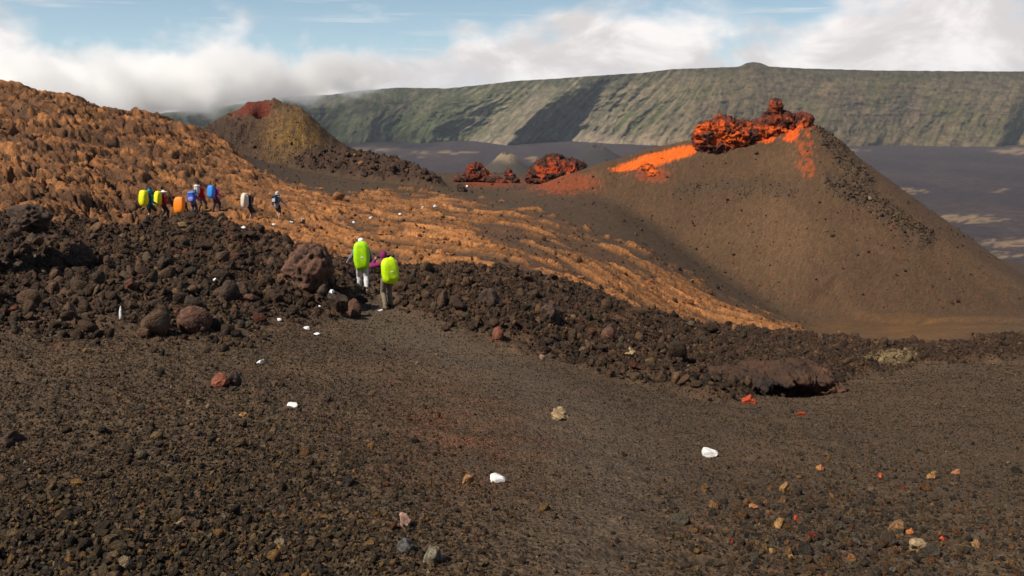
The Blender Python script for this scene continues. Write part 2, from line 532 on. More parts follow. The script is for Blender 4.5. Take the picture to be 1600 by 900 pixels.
def ground_zv(x, y):
    a, L = x / y, np.log(y)
    i = np.clip(np.searchsorted(GA, a) - 1, 0, len(GA) - 2)
    j = np.clip(np.searchsorted(GL, L) - 1, 0, len(GL) - 2)
    s = (a - GA[i]) / (GA[i + 1] - GA[i]); t = (L - GL[j]) / (GL[j + 1] - GL[j])
    return (ZF[j, i] * (1 - s) + ZF[j, i + 1] * s) * (1 - t) + (ZF[j + 1, i] * (1 - s) + ZF[j + 1, i + 1] * s) * t


def hit(u, v):
    """where the ground passes the sight line of a photograph point: used to survey positions"""
    a, d = float(tana(u, v)), float(dep(v))
    i = int(np.clip(np.searchsorted(GA, a), 0, len(GA) - 1))
    g = -ZF[:, i] / D2[:, i]
    k = np.where((g[1:] <= d) & (g[:-1] > d))[0]
    k = int(k[0]) if len(k) else len(GL) - 70
    D = float(D2[k + 1, i])
    return Vector((a * D, D, ground_z(a * D, D)))


# ---- colours of the ground (albedo)
def C(*c):
    return np.array(c, float)


def lay(col, w, c):
    return col * (1 - w[..., None]) + np.asarray(c) * w[..., None]


n1 = fbm(X2 / 3.0, Y2 / 3.0, 4, 120); n2 = fbm(X2 / 0.7, Y2 / 0.7, 4, 124); n3 = fbm(X2 / 9, Y2 / 9, 3, 128)
grain = RNG.random(X2.shape)
col = np.empty(X2.shape + (3,))
col[:] = C(0.074, 0.051, 0.034)
col = lay(col, sstep(-0.2, 0.5, n1), C(0.094, 0.064, 0.041))
# greyer trodden path down the middle and rusty stain beside it
gp = lambda pts, wdt: np.exp(-((A2 - np.interp(L2, np.log([p[2] for p in pts]), [float(tana(p[0], p[1])) for p in pts])) / wdt) ** 2)
path = gp([(900, 900, 3.5), (960, 750, 6.3), (880, 620, 11), (720, 560, 15.5), (590, 500, 20.5), (575, 465, 25)], 0.085)
col = lay(col, 0.65 * path * sstep(27, 24, D2) * (1 - w_aa), C(0.092, 0.071, 0.053))
rust = np.exp(-(((A2 - tana(735, 680)) / 0.13) ** 2 + ((L2 - math.log(8.2)) / 0.34) ** 2))
col = lay(col, np.clip(0.62 * rust * sstep(-0.25, 0.55, n2 + 0.5 * n1 + 0.7 * (grain - 0.5)), 0, 1), C(0.16, 0.062, 0.030))
col = lay(col, np.clip(0.7 * foot + 0.3 * foot * n2, 0, 0.8), C(0.040, 0.031, 0.024))
# clinker
aacol = lay(np.broadcast_to(C(0.050, 0.030, 0.020), col.shape), sstep(-0.3, 0.5, n2), C(0.078, 0.046, 0.029))
aacol = lay(aacol, 0.55 * sstep(0.1, 0.5, n1), C(0.115, 0.055, 0.034))
col = col * (1 - w_aa[..., None]) + aacol * w_aa[..., None]
# pahoehoe crust with cinder lying in the hollows
phc = lay(np.broadcast_to(C(0.25, 0.112, 0.042), col.shape), sstep(-0.2, 0.5, n1), C(0.37, 0.165, 0.060))
phc = phc * (0.66 + 0.55 * cv1)[..., None]
phc = lay(phc, 0.75 * sstep(0.05, 0.55, n2 - 0.3 * n3), C(0.10, 0.055, 0.030))
phc = lay(phc, 0.88 * sstep(tana(560, 330), tana(250, 250), A2) * sstep(-0.30, 0.22, fbm(X2 / 2.2, Y2 / 3.0, 4, 130)), C(0.092, 0.047, 0.025))
phc = lay(phc, sstep(tana(560, 330), tana(300, 270), A2) * (1 - sstep(0.02, 0.16, crk)) * 0.8, C(0.045, 0.027, 0.018))
dust = np.clip(1 - ph_patch * (0.12 + 0.88 * sstep(0.02, 0.2, f2c) * sstep(0.10, 0.36, lobe1 + 0.5 * lobe2)), 0, 1)
phc = lay(phc, dust * 0.9, C(0.068, 0.043, 0.028))
col = col * (1 - w_ph[..., None]) + phc * w_ph[..., None]
mid_c = (1 - w_ph) * (1 - w_aa) * sstep(38, 46, D2)
col = lay(col, mid_c, C(0.066, 0.045, 0.030))
# ochre flat below the flow's end
och = np.exp(-(((PU - 1420) / 190) ** 2 + ((PV - 517) / 24) ** 2)) * (D2 > 34) * (D2 < 70)
col = lay(col, np.clip(och * (0.6 + 0.9 * n1), 0, 0.9), C(0.15, 0.078, 0.028))
slab = np.exp(-(((PU - 1385) / 48) ** 2 + ((PV - 570 + 0.08 * (PU - 1385)) / 9) ** 2) ** 2) * (D2 < 34)
col = lay(col, np.clip(sstep(0.3, 0.7, slab + 0.5 * n2 + 0.4 * (grain - 0.5)), 0, 0.9) * (slab > 0.02), C(0.20, 0.150, 0.085))
# main cone
mc = lay(np.broadcast_to(C(0.074, 0.046, 0.028), col.shape), sstep(-0.2, 0.6, n3 + 0.4 * n2), C(0.098, 0.060, 0.034))
mc = lay(mc, np.clip(rub_r + 0.7 * rub_f, 0, 1) * 0.8, C(0.058, 0.042, 0.031))
ox1 = np.exp(-(((PU - 1035) / 80) ** 2 + ((PV - 246 + (PU - 1035) * 0.25) / 11) ** 2) ** 2) * sstep(78, 82, Y2 + 0.02 * (1090 - PU)) * sstep(1100, 1082, PU) * sstep(915, 935, PU)
ox1 = sstep(0.30, 0.62, ox1 + 0.38 * fbm(X2 / 1.3, Y2 / 1.3, 5, 136) + 0.16 * (grain - 0.5))
mc = lay(mc, np.clip(ox1, 0, 0.96), C(0.62, 0.115, 0.014))
ox2 = sstep(0.0, 0.30, fbm(X2 / 1.2, Y2 / 2.4, 4, 134) + 0.75 * np.exp(-(((PU - 1205) / 70) ** 2 + ((PV - 205) / 18) ** 2)) - 0.25)
ox2 *= np.exp(-(((PU - 1200) / 75) ** 2 + ((PV - 210) / 30) ** 2) ** 2)
ox2 = sstep(0.25, 0.7, ox2 + 0.5 * (grain - 0.5))
mc = lay(mc, np.clip(ox2, 0, 1), C(0.50, 0.080, 0.012))
trail = np.exp(-(((PU - 1258 - (PV - 230) * 0.15) / 14) ** 2)) * sstep(205, 220, PV) * (1 - sstep(255, 300, PV)) * sstep(-0.05, 0.3, n2 + 0.2)
trail = sstep(0.35, 0.8, trail * 1.1 + 0.55 * (grain - 0.5) + 0.3 * fbm(X2 / 0.6, Y2 / 0.6, 3, 139))
mc = lay(mc, np.clip(trail, 0, 0.62), C(0.32, 0.065, 0.018))
col = col * (1 - w_main[..., None]) + mc * w_main[..., None]
# red skirts round the small spatter mounds
for (u_, v_, ru, rv) in ((880, 286, 55, 16), (765, 284, 48, 9), (1020, 272, 26, 11)):
    m_ = np.exp(-(((PU - u_) / ru) ** 2 + ((PV - v_) / rv) ** 2)) * (D2 > 70) * sstep(-0.4, 0.3, n2 + 0.3)
    m_ = sstep(0.22, 0.75, m_ * 1.15 + 0.30 * fbm(X2 / 0.8, Y2 / 0.8, 4, 138) + 0.45 * (grain - 0.5))
    col = lay(col, np.clip(m_, 0, 0.70), C(0.22, 0.050, 0.019))
# left cone: ochre crust, red top
lc = lay(np.broadcast_to(C(0.090, 0.058, 0.036), col.shape), np.clip(sstep(-0.35, 0.3, n2) * np.exp(-(((PU - 455) / 48) ** 2 + ((PV - 212) / 34) ** 2)) * 1.3, 0, 1), C(0.21, 0.125, 0.040))
lc = lay(lc, sstep(190, 174, PV + 14 * n2) * sstep(432, 412, PU + 14 * n2) * sstep(-0.5, 0.1, n1 + n2 + 0.3), C(0.135, 0.034, 0.022))
lc = lay(lc, 0.8 * lowl, C(0.050, 0.032, 0.026))
col = col * (1 - w_left[..., None]) + lc * w_left[..., None]
rc = lay(np.broadcast_to(C(0.050, 0.031, 0.024), col.shape), sstep(0.0, 0.5, n2), C(0.085, 0.050, 0.034))
col = col * (1 - w_ridge[..., None]) + rc * w_ridge[..., None]
col = col * (0.80 + 0.40 * grain[..., None])
col = np.clip(col * np.array([1.04, 0.97, 0.88]), 0.004, 0.9)

# ------------------------------------------------------------------ materials
def mat_new(name):
    m = bpy.data.materials.new(name)
    m.use_nodes = True
    return m, NT(m.node_tree)


def finish(T, color, rough=0.9, bump=None, bump_d=0.02, spec=0.25, extra=None):
    ins = {'Base Color': color, 'Roughness': rough, 'Specular IOR Level': spec}
    p = T.n('ShaderNodeBsdfPrincipled', ins=ins)
    if bump is not None:
        b = T.n('ShaderNodeBump', ins={'Height': bump, 'Strength': 1.0, 'Distance': bump_d})
        T.t.links.new(b.outputs[0], p.inputs['Normal'])
    o = T.n('ShaderNodeOutputMaterial')
    T.t.links.new(p.outputs[0], o.inputs[0])
    return p


def terrain_mat(name, scale, bump_d, spread=0.5):
    m, T = mat_new(name)
    at = T.n('ShaderNodeAttribute', attribute_name='albedo').outputs[0]
    pos = T.n('ShaderNodeNewGeometry').outputs['Position']
    a = T.noise(pos, scale, 6, 0.65).outputs[0]
    f = T.maprange(a, 0.3, 0.7, 1 - spread, 1 + spread)
    c = T.n('ShaderNodeVectorMath', operation='SCALE', ins={0: at, 'Scale': f}).outputs[0]
    b = T.math('ADD', a, T.math('MULTIPLY', T.n('ShaderNodeTexVoronoi', ins={'Vector': pos, 'Scale': scale * 1.4}).outputs[0], -0.6))
    finish(T, c, 0.92, b, bump_d, 0.2)
    return m


M_CINDER = terrain_mat('cinder', 22, 0.03, 0.55)
M_CLINKER = terrain_mat('clinker', 9, 0.10, 0.45)
M_CRUST = terrain_mat('lava_crust', 5, 0.08, 0.35)
M_CONE = terrain_mat('cone_cinder', 6, 0.05, 0.30)
M_BLOCKS = terrain_mat('lava_blocks', 3.5, 0.22, 0.4)


# ------------------------------------------------------------------ near terrain as pieces of the setting
def put(name, me, mat=None, parent=None, **props):
    o = bpy.data.objects.new(name, me)
    COL.objects.link(o)
    if mat is not None:
        me.materials.append(mat)
    if parent is not None:
        o.parent = parent
    for k, v in props.items():
        o[k] = v
    return o


def mesh_np(name, verts, quads, smooth=True):
    me = bpy.data.meshes.new(name)
    nv, nq = len(verts), len(quads)
    k = quads.shape[1]
    me.vertices.add(nv)
    me.vertices.foreach_set('co', np.ascontiguousarray(verts, dtype=np.float32).ravel())
    me.loops.add(nq * k)
    me.loops.foreach_set('vertex_index', np.ascontiguousarray(quads, dtype=np.int32).ravel())
    me.polygons.add(nq)
    me.polygons.foreach_set('loop_start', np.arange(0, nq * k, k, dtype=np.int32))
    me.update(calc_edges=True)
    me.validate()
    me.polygons.foreach_set('use_smooth', np.full(len(me.polygons), smooth))
    return me


def set_albedo(me, c):
    at = me.color_attributes.new('albedo', 'FLOAT_COLOR', 'POINT')
    c4 = np.ones((len(c), 4), np.float32); c4[:, :3] = c
    at.data.foreach_set('color', c4.ravel())


VERT = np.stack([X2, Y2, ZF], -1).reshape(-1, 3)
COLV = col.reshape(-1, 3)
R_, N_ = X2.shape
idx = np.arange(R_ * N_).reshape(R_, N_)
QUAD = np.stack([idx[:-1, :-1], idx[:-1, 1:], idx[1:, 1:], idx[1:, :-1]], -1).reshape(-1, 4)
zone = np.zeros(X2.shape, int)
zone[w_aa > 0.5] = 1
zone[w_ph > 0.5] = 2
zone[w_ridge > 0.5] = 5
zone[w_left > 0.5] = 4
zone[w_main > 0.5] = 3
zq = zone[:-1, :-1].reshape(-1)
for zi, (nm, mt) in enumerate([('ground', M_CINDER), ('rough_lava_flow', M_CLINKER), ('smooth_lava_flow', M_CRUST),
                               ('cinder_cone', M_CONE), ('cinder_cone', M_BLOCKS), ('lava_ridge', M_BLOCKS)]):
    q = QUAD[zq == zi]
    used, inv = np.unique(q, return_inverse=True)
    me = mesh_np(nm, VERT[used], inv.reshape(-1, 4))
    set_albedo(me, COLV[used])
    put(nm, me, mt, kind='structure')
print('terrain done')


# ------------------------------------------------------------------ far plain, cones on it, and the great wall
PLAIN_Z = -150.0


def build_plain():
    a = np.linspace(-1.15, 1.15, 450)
    D = 1 / np.linspace(1 / 300.0, 1 / 3300.0, 240)
    A, Dm = np.meshgrid(a, D)
    x, y = A * Dm, Dm
    z = PLAIN_Z + 5.0 * fbm(x / 260, y / 260, 4, 200) + 1.2 * ridged(x / 40, y / 40, 3, 204)
    u, v = proj(x, y, z)
    c = np.empty(x.shape + (3,)); c[:] = C(0.036, 0.026, 0.028)
    na = fbm(x / 160, y / 420, 5, 206); nb = fbm(x / 50, y / 90, 4, 212); nc = fbm(x / 30, y / 200, 4, 216)
    c = lay(c, sstep(-0.3, 0.5, na), C(0.052, 0.037, 0.036))
    c = lay(c, 0.7 * sstep(0.1, 0.6, nb), C(0.030, 0.024, 0.027))
    pale = np.zeros(x.shape)
    for (pu, pv, ru, rv, k) in ((1395, 299, 90, 6, .7), (1505, 342, 75, 8, 1.0), (1575, 380, 55, 8, 1.0), (1560, 398, 60, 7, .8), (1330, 234, 45, 3, .8), (1585, 236, 40, 6, 1.0),
                                (1420, 223, 60, 2.5, .8), (1560, 297, 30, 4, .6), (560, 233, 90, 4, 1.0), (690, 238, 70, 5, .7), (640, 243, 60, 4, .5), (832, 249, 14, 4, 1.2), (1480, 283, 60, 3, .35)):
        pale = np.maximum(pale, k * np.exp(-(((u - pu) / ru) ** 2 + ((v - pv) / rv) ** 2) ** 1.5))
    nd = fbm(u / 22, v / 2.2, 4, 221)
    c = lay(c, np.clip(sstep(0.34, 0.70, pale * (0.72 + 1.5 * nd + 0.5 * nc)), 0, 0.85), C(0.21, 0.140, 0.082))
    I = np.arange(x.size).reshape(x.shape)
    q = np.stack([I[:-1, :-1], I[:-1, 1:], I[1:, 1:], I[1:, :-1]], -1).reshape(-1, 4)
    me = mesh_np('lava_plain', np.stack([x, y, z], -1).reshape(-1, 3), q)
    set_albedo(me, c.reshape(-1, 3))
    m = terrain_mat('plain_lava', 0.09, 2.5, 0.35)
    put('lava_plain', me, m, kind='structure')


def far_cone(u, v_top, v_base, D, half_px, seed, c0, c1, jag, bite):
    mp = m_per_px(D, v_top)
    top = P(u, v_top, D); zb = PLAIN_Z - 3
    R = half_px * mp
    n, k = 96, 40
    th = np.linspace(0, 2 * np.pi, n, endpoint=False)
    rr = np.linspace(0.0, 1.0, k)
    T_, R_2 = np.meshgrid(th, rr)
    x = top.x + np.cos(T_) * R_2 * R; y = top.y + np.sin(T_) * R_2 * R
    Hh = top.z - zb
    prof = np.clip(1 - R_2, 0, 1) ** 1.08
    z = zb + Hh * np.minimum(prof * 1.12, 1.0)
    z -= bite * Hh * np.exp(-(R_2 / 0.10) ** 2) * (0.6 + 0.4 * np.cos(T_ + 1.2))
    z += jag * Hh * fbm(x / (0.10 * R), y / (0.10 * R), 4, seed) * np.exp(-((R_2 - 0.13) / 0.10) ** 2)
    z += 0.02 * Hh * fbm(x / (0.3 * R), y / (0.3 * R), 4, seed + 4)
    I = np.arange(n * k).reshape(k, n)
    q = np.stack([I[:-1], np.roll(I[:-1], -1, 1), np.roll(I[1:], -1, 1), I[1:]], -1).reshape(-1, 4)
    c = np.empty(x.shape + (3,)); c[:] = C(*c0)
    w = sstep(0.42, 0.16, R_2 + 0.12 * fbm(x / (0.2 * R), y / (0.2 * R), 3, seed + 9)) * sstep(0.06, 0.14, R_2)
    c = lay(c, w, C(*c1))
    me = mesh_np('cinder_cone', np.stack([x, y, z], -1).reshape(-1, 3), q)
    set_albedo(me, c.reshape(-1, 3))
    put('cinder_cone', me, M_FAR, kind='structure')


M_FAR = terrain_mat('far_cinder', 0.25, 0.8, 0.25)


def build_rampart():
    cr = np.array([(120, 190), (300, 172), (400, 159), (450, 151), (520, 148), (560, 142), (620, 137), (700, 138), (760, 132), (810, 126), (850, 124), (920, 119), (1000, 114), (1050, 108),
                   (1110, 106), (1150, 104), (1160, 99), (1172, 97), (1184, 99), (1196, 104), (1250, 107), (1350, 110), (1450, 111), (1600, 112), (1800, 115)], float)
    bs = np.array([(120, 2760), (330, 2700), (430, 2640), (500, 2790), (560, 2560), (610, 2740), (650, 2600), (700, 2720), (735, 2740), (790, 2480), (850, 2800), (1020, 2480), (1080, 2440),
                   (1200, 2500), (1290, 2450), (1400, 2520), (1500, 2470), (1570, 2440), (1590, 2560), (1650, 2480), (1800, 2450)], float)
    U = np.linspace(120, 1800, 880); nt = 104
    t = np.linspace(0, 1, nt)
    Ug, Tg = np.meshgrid(U, t)
    vcr = np.interp(Ug, cr[:, 0], cr[:, 1]) + 0.9 * fbm(Ug / 14, Ug * 0 + 3.3, 4, 300)
    Dcr = np.interp(Ug, [120, 700, 1050, 1800], [2930, 2900, 2720, 2680])
    zcr = -dep(vcr) * Dcr
    Ue = Ug - 105 * Tg * np.interp(Ug, [600, 760, 1060, 1150], [0.25, 1, 1, 0.35])
    kern = np.interp(Ue, bs[:, 0], bs[:, 1])
    for _ in range(2):
        kern = 0.25 * np.roll(kern, 4, 1) + 0.5 * kern + 0.25 * np.roll(kern, -4, 1)
    calm = np.interp(Ug, [1000, 1150], [1.0, 0.45])
    warp = 14 * fbm(Ug / 55, Tg * 2.5, 3, 302)
    Dw = kern + calm * (52 * (1 - ridged((Ue + warp) / 40, Tg * 1.4, 4, 304)) * np.clip(Tg * 6, 0.3, 1) + 16 * fbm((Ue + warp) / 11, Tg * 3.0 + 4, 3, 309)) + 22 * fbm(Ug / 70, Tg * 3, 4, 311)
    pr = Tg ** 1.15
    strata = 7 * fbm(Ug / 60, Tg * 12, 4, 315) + 4 * fbm(Ug / 16, Tg * 26, 3, 320)
    Dg = Dw * (1 - pr) + Dcr * pr + strata * np.sin(np.pi * np.clip(Tg, 0, 1))
    zg = PLAIN_Z - 4 + (zcr - PLAIN_Z + 4) * Tg ** 0.94
    a = tana(Ug, 180.0)
    x, y, z = a * Dg, Dg, zg
    # plateau behind the rim
    bx = [np.stack([x[-1] * (1 + k * 0.05), y[-1] * (1 + k * 0.05), z[-1] - 3 - 8 * k], -1) for k in range(1, 9)]
    P3 = np.concatenate([np.stack([x, y, z], -1), np.array(bx)], 0)
    n1_ = ridged(Ue / 26, Tg * 1.0 + 2, 4, 330); n2_ = fbm(Ue / 12, Tg * 2.4, 4, 336); n3_ = fbm(Ug / 90, Tg * 2.0, 3, 342); n4 = fbm(Ug / 30, Tg * 22, 4, 350)
    c = np.empty(x.shape + (3,)); c[:] = C(0.105, 0.092, 0.058)
    c = lay(c, sstep(-0.15, 0.4, n3_), C(0.075, 0.082, 0.030))
    c = lay(c, 0.8 * sstep(0.0, 0.45, n2_) * np.interp(Ug, [1050, 1200], [1.0, 0.45]), C(0.17, 0.140, 0.085))
    c = lay(c, 0.6 * sstep(0.5, 0.8, n1_) * np.interp(Ug, [1050, 1200], [1.0, 0.25]), C(0.20, 0.165, 0.110))
    c = lay(c, 0.55 * sstep(0.0, 0.5, n4) * sstep(1050, 1200, Ug), C(0.085, 0.060, 0.048))
    grn = sstep(700, 560, Ug) + np.exp(-((Ug - 690) / 70) ** 2) + 0.7 * np.exp(-((Ug - 900) / 60) ** 2) * sstep(0.3, 0.7, Tg)
    c = lay(c, np.clip(grn, 0, 1) * sstep(-0.5, 0.2, n2_ + 0.5 * n3_) * 0.75, C(0.050, 0.070, 0.020))
    c = lay(c, sstep(0.18, 0.04, Tg + 0.10 * n2_) * sstep(700, 800, Ug) * np.interp(Ug, [1040, 1120], [0.85, 0.2]), C(0.24, 0.185, 0.135))
    c = lay(c, 0.75 * sstep(0.80, 0.99, Tg + 0.10 * n2_), C(0.040, 0.046, 0.022))
    stk = fbm((Ue + 6 * n3_) / 6.5, Tg * 1.3, 4, 364)
    lit_ = np.exp(-((Ug - 960) / 110) ** 2) + 0.8 * np.exp(-((Ug - 765) / 45) ** 2) + 0.25  # sunlit spur faces: their brightness is put into the tan streak colour
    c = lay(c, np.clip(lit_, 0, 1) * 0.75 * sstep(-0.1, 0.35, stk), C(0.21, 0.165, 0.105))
    c = lay(c, 0.6 * sstep(0.05, 0.4, -stk), C(0.050, 0.058, 0.026))
    st_ = fbm(Ug / 120, Tg * 34 + 0.6 * n3_, 3, 360)
    c = lay(c, 0.6 * sstep(0.0, 0.35, st_) * sstep(1040, 1200, Ug) * np.clip(Tg * 3, 0, 1), C(0.070, 0.050, 0.040))
    c = lay(c, 0.5 * sstep(0.05, 0.4, -st_) * sstep(1040, 1200, Ug), C(0.080, 0.085, 0.038))
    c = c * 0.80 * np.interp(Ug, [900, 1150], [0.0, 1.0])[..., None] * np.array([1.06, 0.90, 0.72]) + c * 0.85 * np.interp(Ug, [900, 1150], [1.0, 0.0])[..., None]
    c = c * np.interp(Ug, [480, 720], [0.68, 1.0])[..., None]  # cloud shadow over the left stretch, painted into the wall colour
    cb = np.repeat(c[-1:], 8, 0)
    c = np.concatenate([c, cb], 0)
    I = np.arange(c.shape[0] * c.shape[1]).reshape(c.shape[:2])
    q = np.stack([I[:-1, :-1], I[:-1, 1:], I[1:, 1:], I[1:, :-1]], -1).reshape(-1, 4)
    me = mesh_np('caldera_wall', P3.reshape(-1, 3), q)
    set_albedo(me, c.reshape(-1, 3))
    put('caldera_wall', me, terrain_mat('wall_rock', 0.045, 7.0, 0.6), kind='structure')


build_plain()
far_cone(792, 238, 292, 1400, 72, 400, (0.052, 0.042, 0.030), (0.20, 0.145, 0.085), 0.10, 0.10)
far_cone(932, 226, 258, 1800, 66, 410, (0.034, 0.028, 0.027), (0.050, 0.034, 0.030), 0.22, 0.25)
build_rampart()


# ground on round the photographer's back and sides, out of view
def build_rear():
    xs = np.concatenate([-np.geomspace(1.2, 140, 40)[::-1], np.geomspace(1.2, 140, 40)])
    ys = np.concatenate([[1.55, 1.0, 0.4], -np.geomspace(0.2, 120, 30)])
    Xg, Yg = np.meshgrid(xs, ys)
    Zg = -1.65 - 0.19 * Yg + 0.15 * fbm(Xg / 3, Yg / 3, 4, 500) - 0.05
    I = np.arange(Xg.size).reshape(Xg.shape)
    q = np.stack([I[:-1, :-1], I[1:, :-1], I[1:, 1:], I[:-1, 1:]], -1).reshape(-1, 4)
    me = mesh_np('ground', np.stack([Xg, Yg, Zg], -1).reshape(-1, 3), q)
    cc = np.empty((Xg.size, 3)); cc[:] = C(0.072, 0.050, 0.036)
    set_albedo(me, cc)
    put('ground', me, M_CINDER, kind='structure')


build_rear()


# ------------------------------------------------------------------ rocks
def n3d(p, s, octv, seed):
    q = p / s
    return (fbm(q[:, 0] + 0.37 * q[:, 2], q[:, 1] - 0.21 * q[:, 2], octv, seed) + fbm(q[:, 1] + 5 + 0.3 * q[:, 0], q[:, 2], octv, seed + 7) + fbm(q[:, 2] - 3, q[:, 0] + 0.4 * q[:, 1], octv, seed + 13)) * 0.6


def rock_mat(name, scale, bump_d, spread=0.35, rough=0.9):
    m, T = mat_new(name)
    at = T.n('ShaderNodeAttribute', attribute_name='albedo').outputs[0]
    tc = T.n('ShaderNodeTexCoord').outputs['Object']
    a = T.noise(tc, scale, 6, 0.7).outputs[0]
    f = T.maprange(a, 0.3, 0.7, 1 - spread, 1 + spread)
    c = T.n('ShaderNodeVectorMath', operation='SCALE', ins={0: at, 'Scale': f}).outputs[0]
    vo = T.n('ShaderNodeTexVoronoi', ins={'Vector': tc, 'Scale': scale * 1.3}).outputs[0]
    finish(T, c, rough, T.math('ADD', a, T.math('MULTIPLY', vo, -0.5)), bump_d, 0.25)
    return m


M_ROCK = rock_mat('vesicular_rock', 14, 0.03)
M_SPATTER = rock_mat('spatter_rock', 1.6, 0.25, 0.45)
M_PAINT = rock_mat('white_paint', 30, 0.004, 0.06, 0.7)


def ico(sub):
    bm = bmesh.new()
    bmesh.ops.create_icosphere(bm, subdivisions=sub, radius=1.0)
    v = np.array([q.co[:] for q in bm.verts], np.float32)
    f = np.array([[q.index for q in p.verts] for p in bm.faces], np.int32)
    bm.free()
    return v, f


ICO = {k: ico(k) for k in (1, 2, 3, 4, 5)}


def rock_mesh(name, size, seed, sub=3, rough=0.28, angular=0.5, c0=(0.06, 0.04, 0.03), c1=(0.1, 0.06, 0.04)):
    v, f = ICO[sub]
    v = v.copy().astype(float)
    r = np.random.default_rng(seed)
    for _ in range(int(6 + 12 * angular)):        # broken faces
        n = r.normal(size=3); n /= np.linalg.norm(n)
        d = r.uniform(0.42, 0.85)
        h = v @ n
        v -= np.outer(np.clip(h - d, 0, 9) * min(1.0, angular * 1.7), n)
    nr = v / np.linalg.norm(v, axis=1, keepdims=True)
    off = r.random(3) * 50
    d1 = n3d(v + off, 0.9, 3, seed % 97); d2 = n3d(v + off, 0.28, 3, seed % 89)
    hf = 0.0
    if sub >= 4:
        hf = 0.22 * n3d(v + off, 0.12, 3, seed % 71) * max(rough, 0.25)
    if rough > 0.4:
        d2 = 0.45 - 1.9 * np.abs(d2)
    v = v + nr * (rough * d1 + 0.42 * rough * d2 + hf)[:, None]
    v *= np.array(size) * 0.5
    me = mesh_np(name, v, f)
    w = sstep(-0.2, 0.4, d2 + 0.6 * d1)
    cc = np.array(c0)[None] * (1 - w[:, None]) + np.array(c1)[None] * w[:, None]
    set_albedo(me, cc)
    return me


def remeshed(bm, voxel, smooth_it=2):
    tmp = bpy.data.meshes.new('tmp'); bm.to_mesh(tmp); bm.free()
    o = bpy.data.objects.new('tmp', tmp); COL.objects.link(o)
    md = o.modifiers.new('r', 'REMESH'); md.mode = 'VOXEL'; md.voxel_size = voxel; md.use_smooth_shade = True
    if smooth_it:
        ms = o.modifiers.new('s', 'SMOOTH'); ms.factor = 0.5; ms.iterations = smooth_it
    me = bpy.data.meshes.new_from_object(o.evaluated_get(bpy.context.evaluated_depsgraph_get()))
    bpy.data.objects.remove(o); bpy.data.meshes.remove(tmp)
    return me


def get_co(me):
    a = np.empty(len(me.vertices) * 3, np.float32); me.vertices.foreach_get('co', a)
    return a.reshape(-1, 3).astype(float)


def get_no(me):
    a = np.empty(len(me.vertices) * 3, np.float32); me.vertices.foreach_get('normal', a)
    return a.reshape(-1, 3).astype(float)


def blob_rock(name, blobs, origin, voxel, seed, amps, colfn, label, category, group=None):
    """welded lava heap grown from overlapping lumps, then broken up"""
    bm = bmesh.new()
    for (p, r) in blobs:
        mt = Matrix.Translation(Vector(p) - origin) @ Matrix.Diagonal((r[0], r[1], r[2], 1))
        bmesh.ops.create_icosphere(bm, subdivisions=3, radius=1.0, matrix=mt)
    me = remeshed(bm, voxel, 1)
    v, n = get_co(me), get_no(me)
    tot = 0
    for (s, a, kind) in amps:
        d = n3d(v + seed * 3.1, s, 3, seed % 60)
        if kind == 'r':
            d = 0.5 - 2 * np.abs(d)
        v = v + n * (a * d)[:, None]
        tot = tot + d
    me.vertices.foreach_set('co', v.astype(np.float32).ravel()); me.update()
    set_albedo(me, colfn(v, tot, seed))
    me.polygons.foreach_set('use_smooth', np.ones(len(me.polygons), bool))
    o = put(name, me, M_SPATTER, label=label, category=category)
    if group:
        o['group'] = group
    o.location = origin
    return o


def red_cols(base=(0.13, 0.030, 0.016), hot=(0.48, 0.085, 0.012), dark=(0.035, 0.022, 0.018), hk=0.0, dk=0.0):
    def fn(v, tot, seed):
        a = n3d(v + seed, 1.3, 4, 21); b = n3d(v - seed, 0.6, 4, 33); g = n3d(v + 9, 2.6, 2, 45)
        w1 = sstep(-0.05 - hk, 0.45 - hk, a + 0.5 * g)[:, None]; w2 = sstep(0.05 - dk, 0.45 - dk, b - 0.4 * a)[:, None]
        c = np.array(base) * (1 - w1) + np.array(hot) * w1
        return c * (1 - w2) + np.array(dark) * w2
    return fn


# big spatter rampart on the main cone
def B(u, v, D, ru, rv, ry):
    mp = m_per_px(D, v)
    return (P(u, v, D), (ru * mp, ry, rv * mp))


org = P(1175, 230, 84)
blob_rock('spatter_rampart', [B(1102, 216, 83, 13, 26, 1.2), B(1118, 207, 83.5, 16, 17, 1.3), B(1135, 212, 83, 22, 24, 1.4), B(1150, 200, 84, 22, 12, 1.3), B(1098, 196, 83.5, 8, 9, 0.7), B(1130, 192, 84, 12, 8, 1.0),
                              B(1160, 215, 83, 20, 16, 1.3), B(1185, 205, 84, 24, 12, 1.3), B(1210, 203, 84, 28, 14, 1.4), B(1240, 200, 84, 24, 12, 1.3), B(1254, 190, 84, 10, 9, 0.8), B(1232, 190, 84, 12, 7, 0.9),
                              B(1212, 190, 84, 20, 14, 1.2), B(1204, 178, 84, 10, 10, 0.75), B(1213, 168, 84, 9.5, 10, 0.7), B(1222, 184, 84, 11, 9, 0.8), B(1120, 232, 82.3, 18, 12, 1.0)],
          org, 0.075, 5, [(2.2, 0.7, 'n'), (0.8, 0.62, 'r'), (0.3, 0.30, 'r'), (0.14, 0.10, 'n')], red_cols((0.115, 0.028, 0.016), (0.52, 0.085, 0.010), hk=0.0, dk=0.08),
          'jagged red-orange spatter rampart with a spire crowning the big cone', 'rock formation')
blob_rock('spatter_heap', [B(1012, 266, 81.5, 11, 7, 0.7), B(1022, 272, 80.5, 11, 6, 0.6), B(1008, 259, 82, 8, 6, 0.6), B(1038, 268, 81, 5, 4, 0.4)],
          P(1015, 270, 81), 0.07, 9, [(0.8, 0.25, 'n'), (0.4, 0.2, 'r')], red_cols((0.34, 0.055, 0.014), (0.60, 0.11, 0.012), hk=0.2, dk=0.05),
          'small orange spatter heap below the smooth orange slope', 'rock formation')
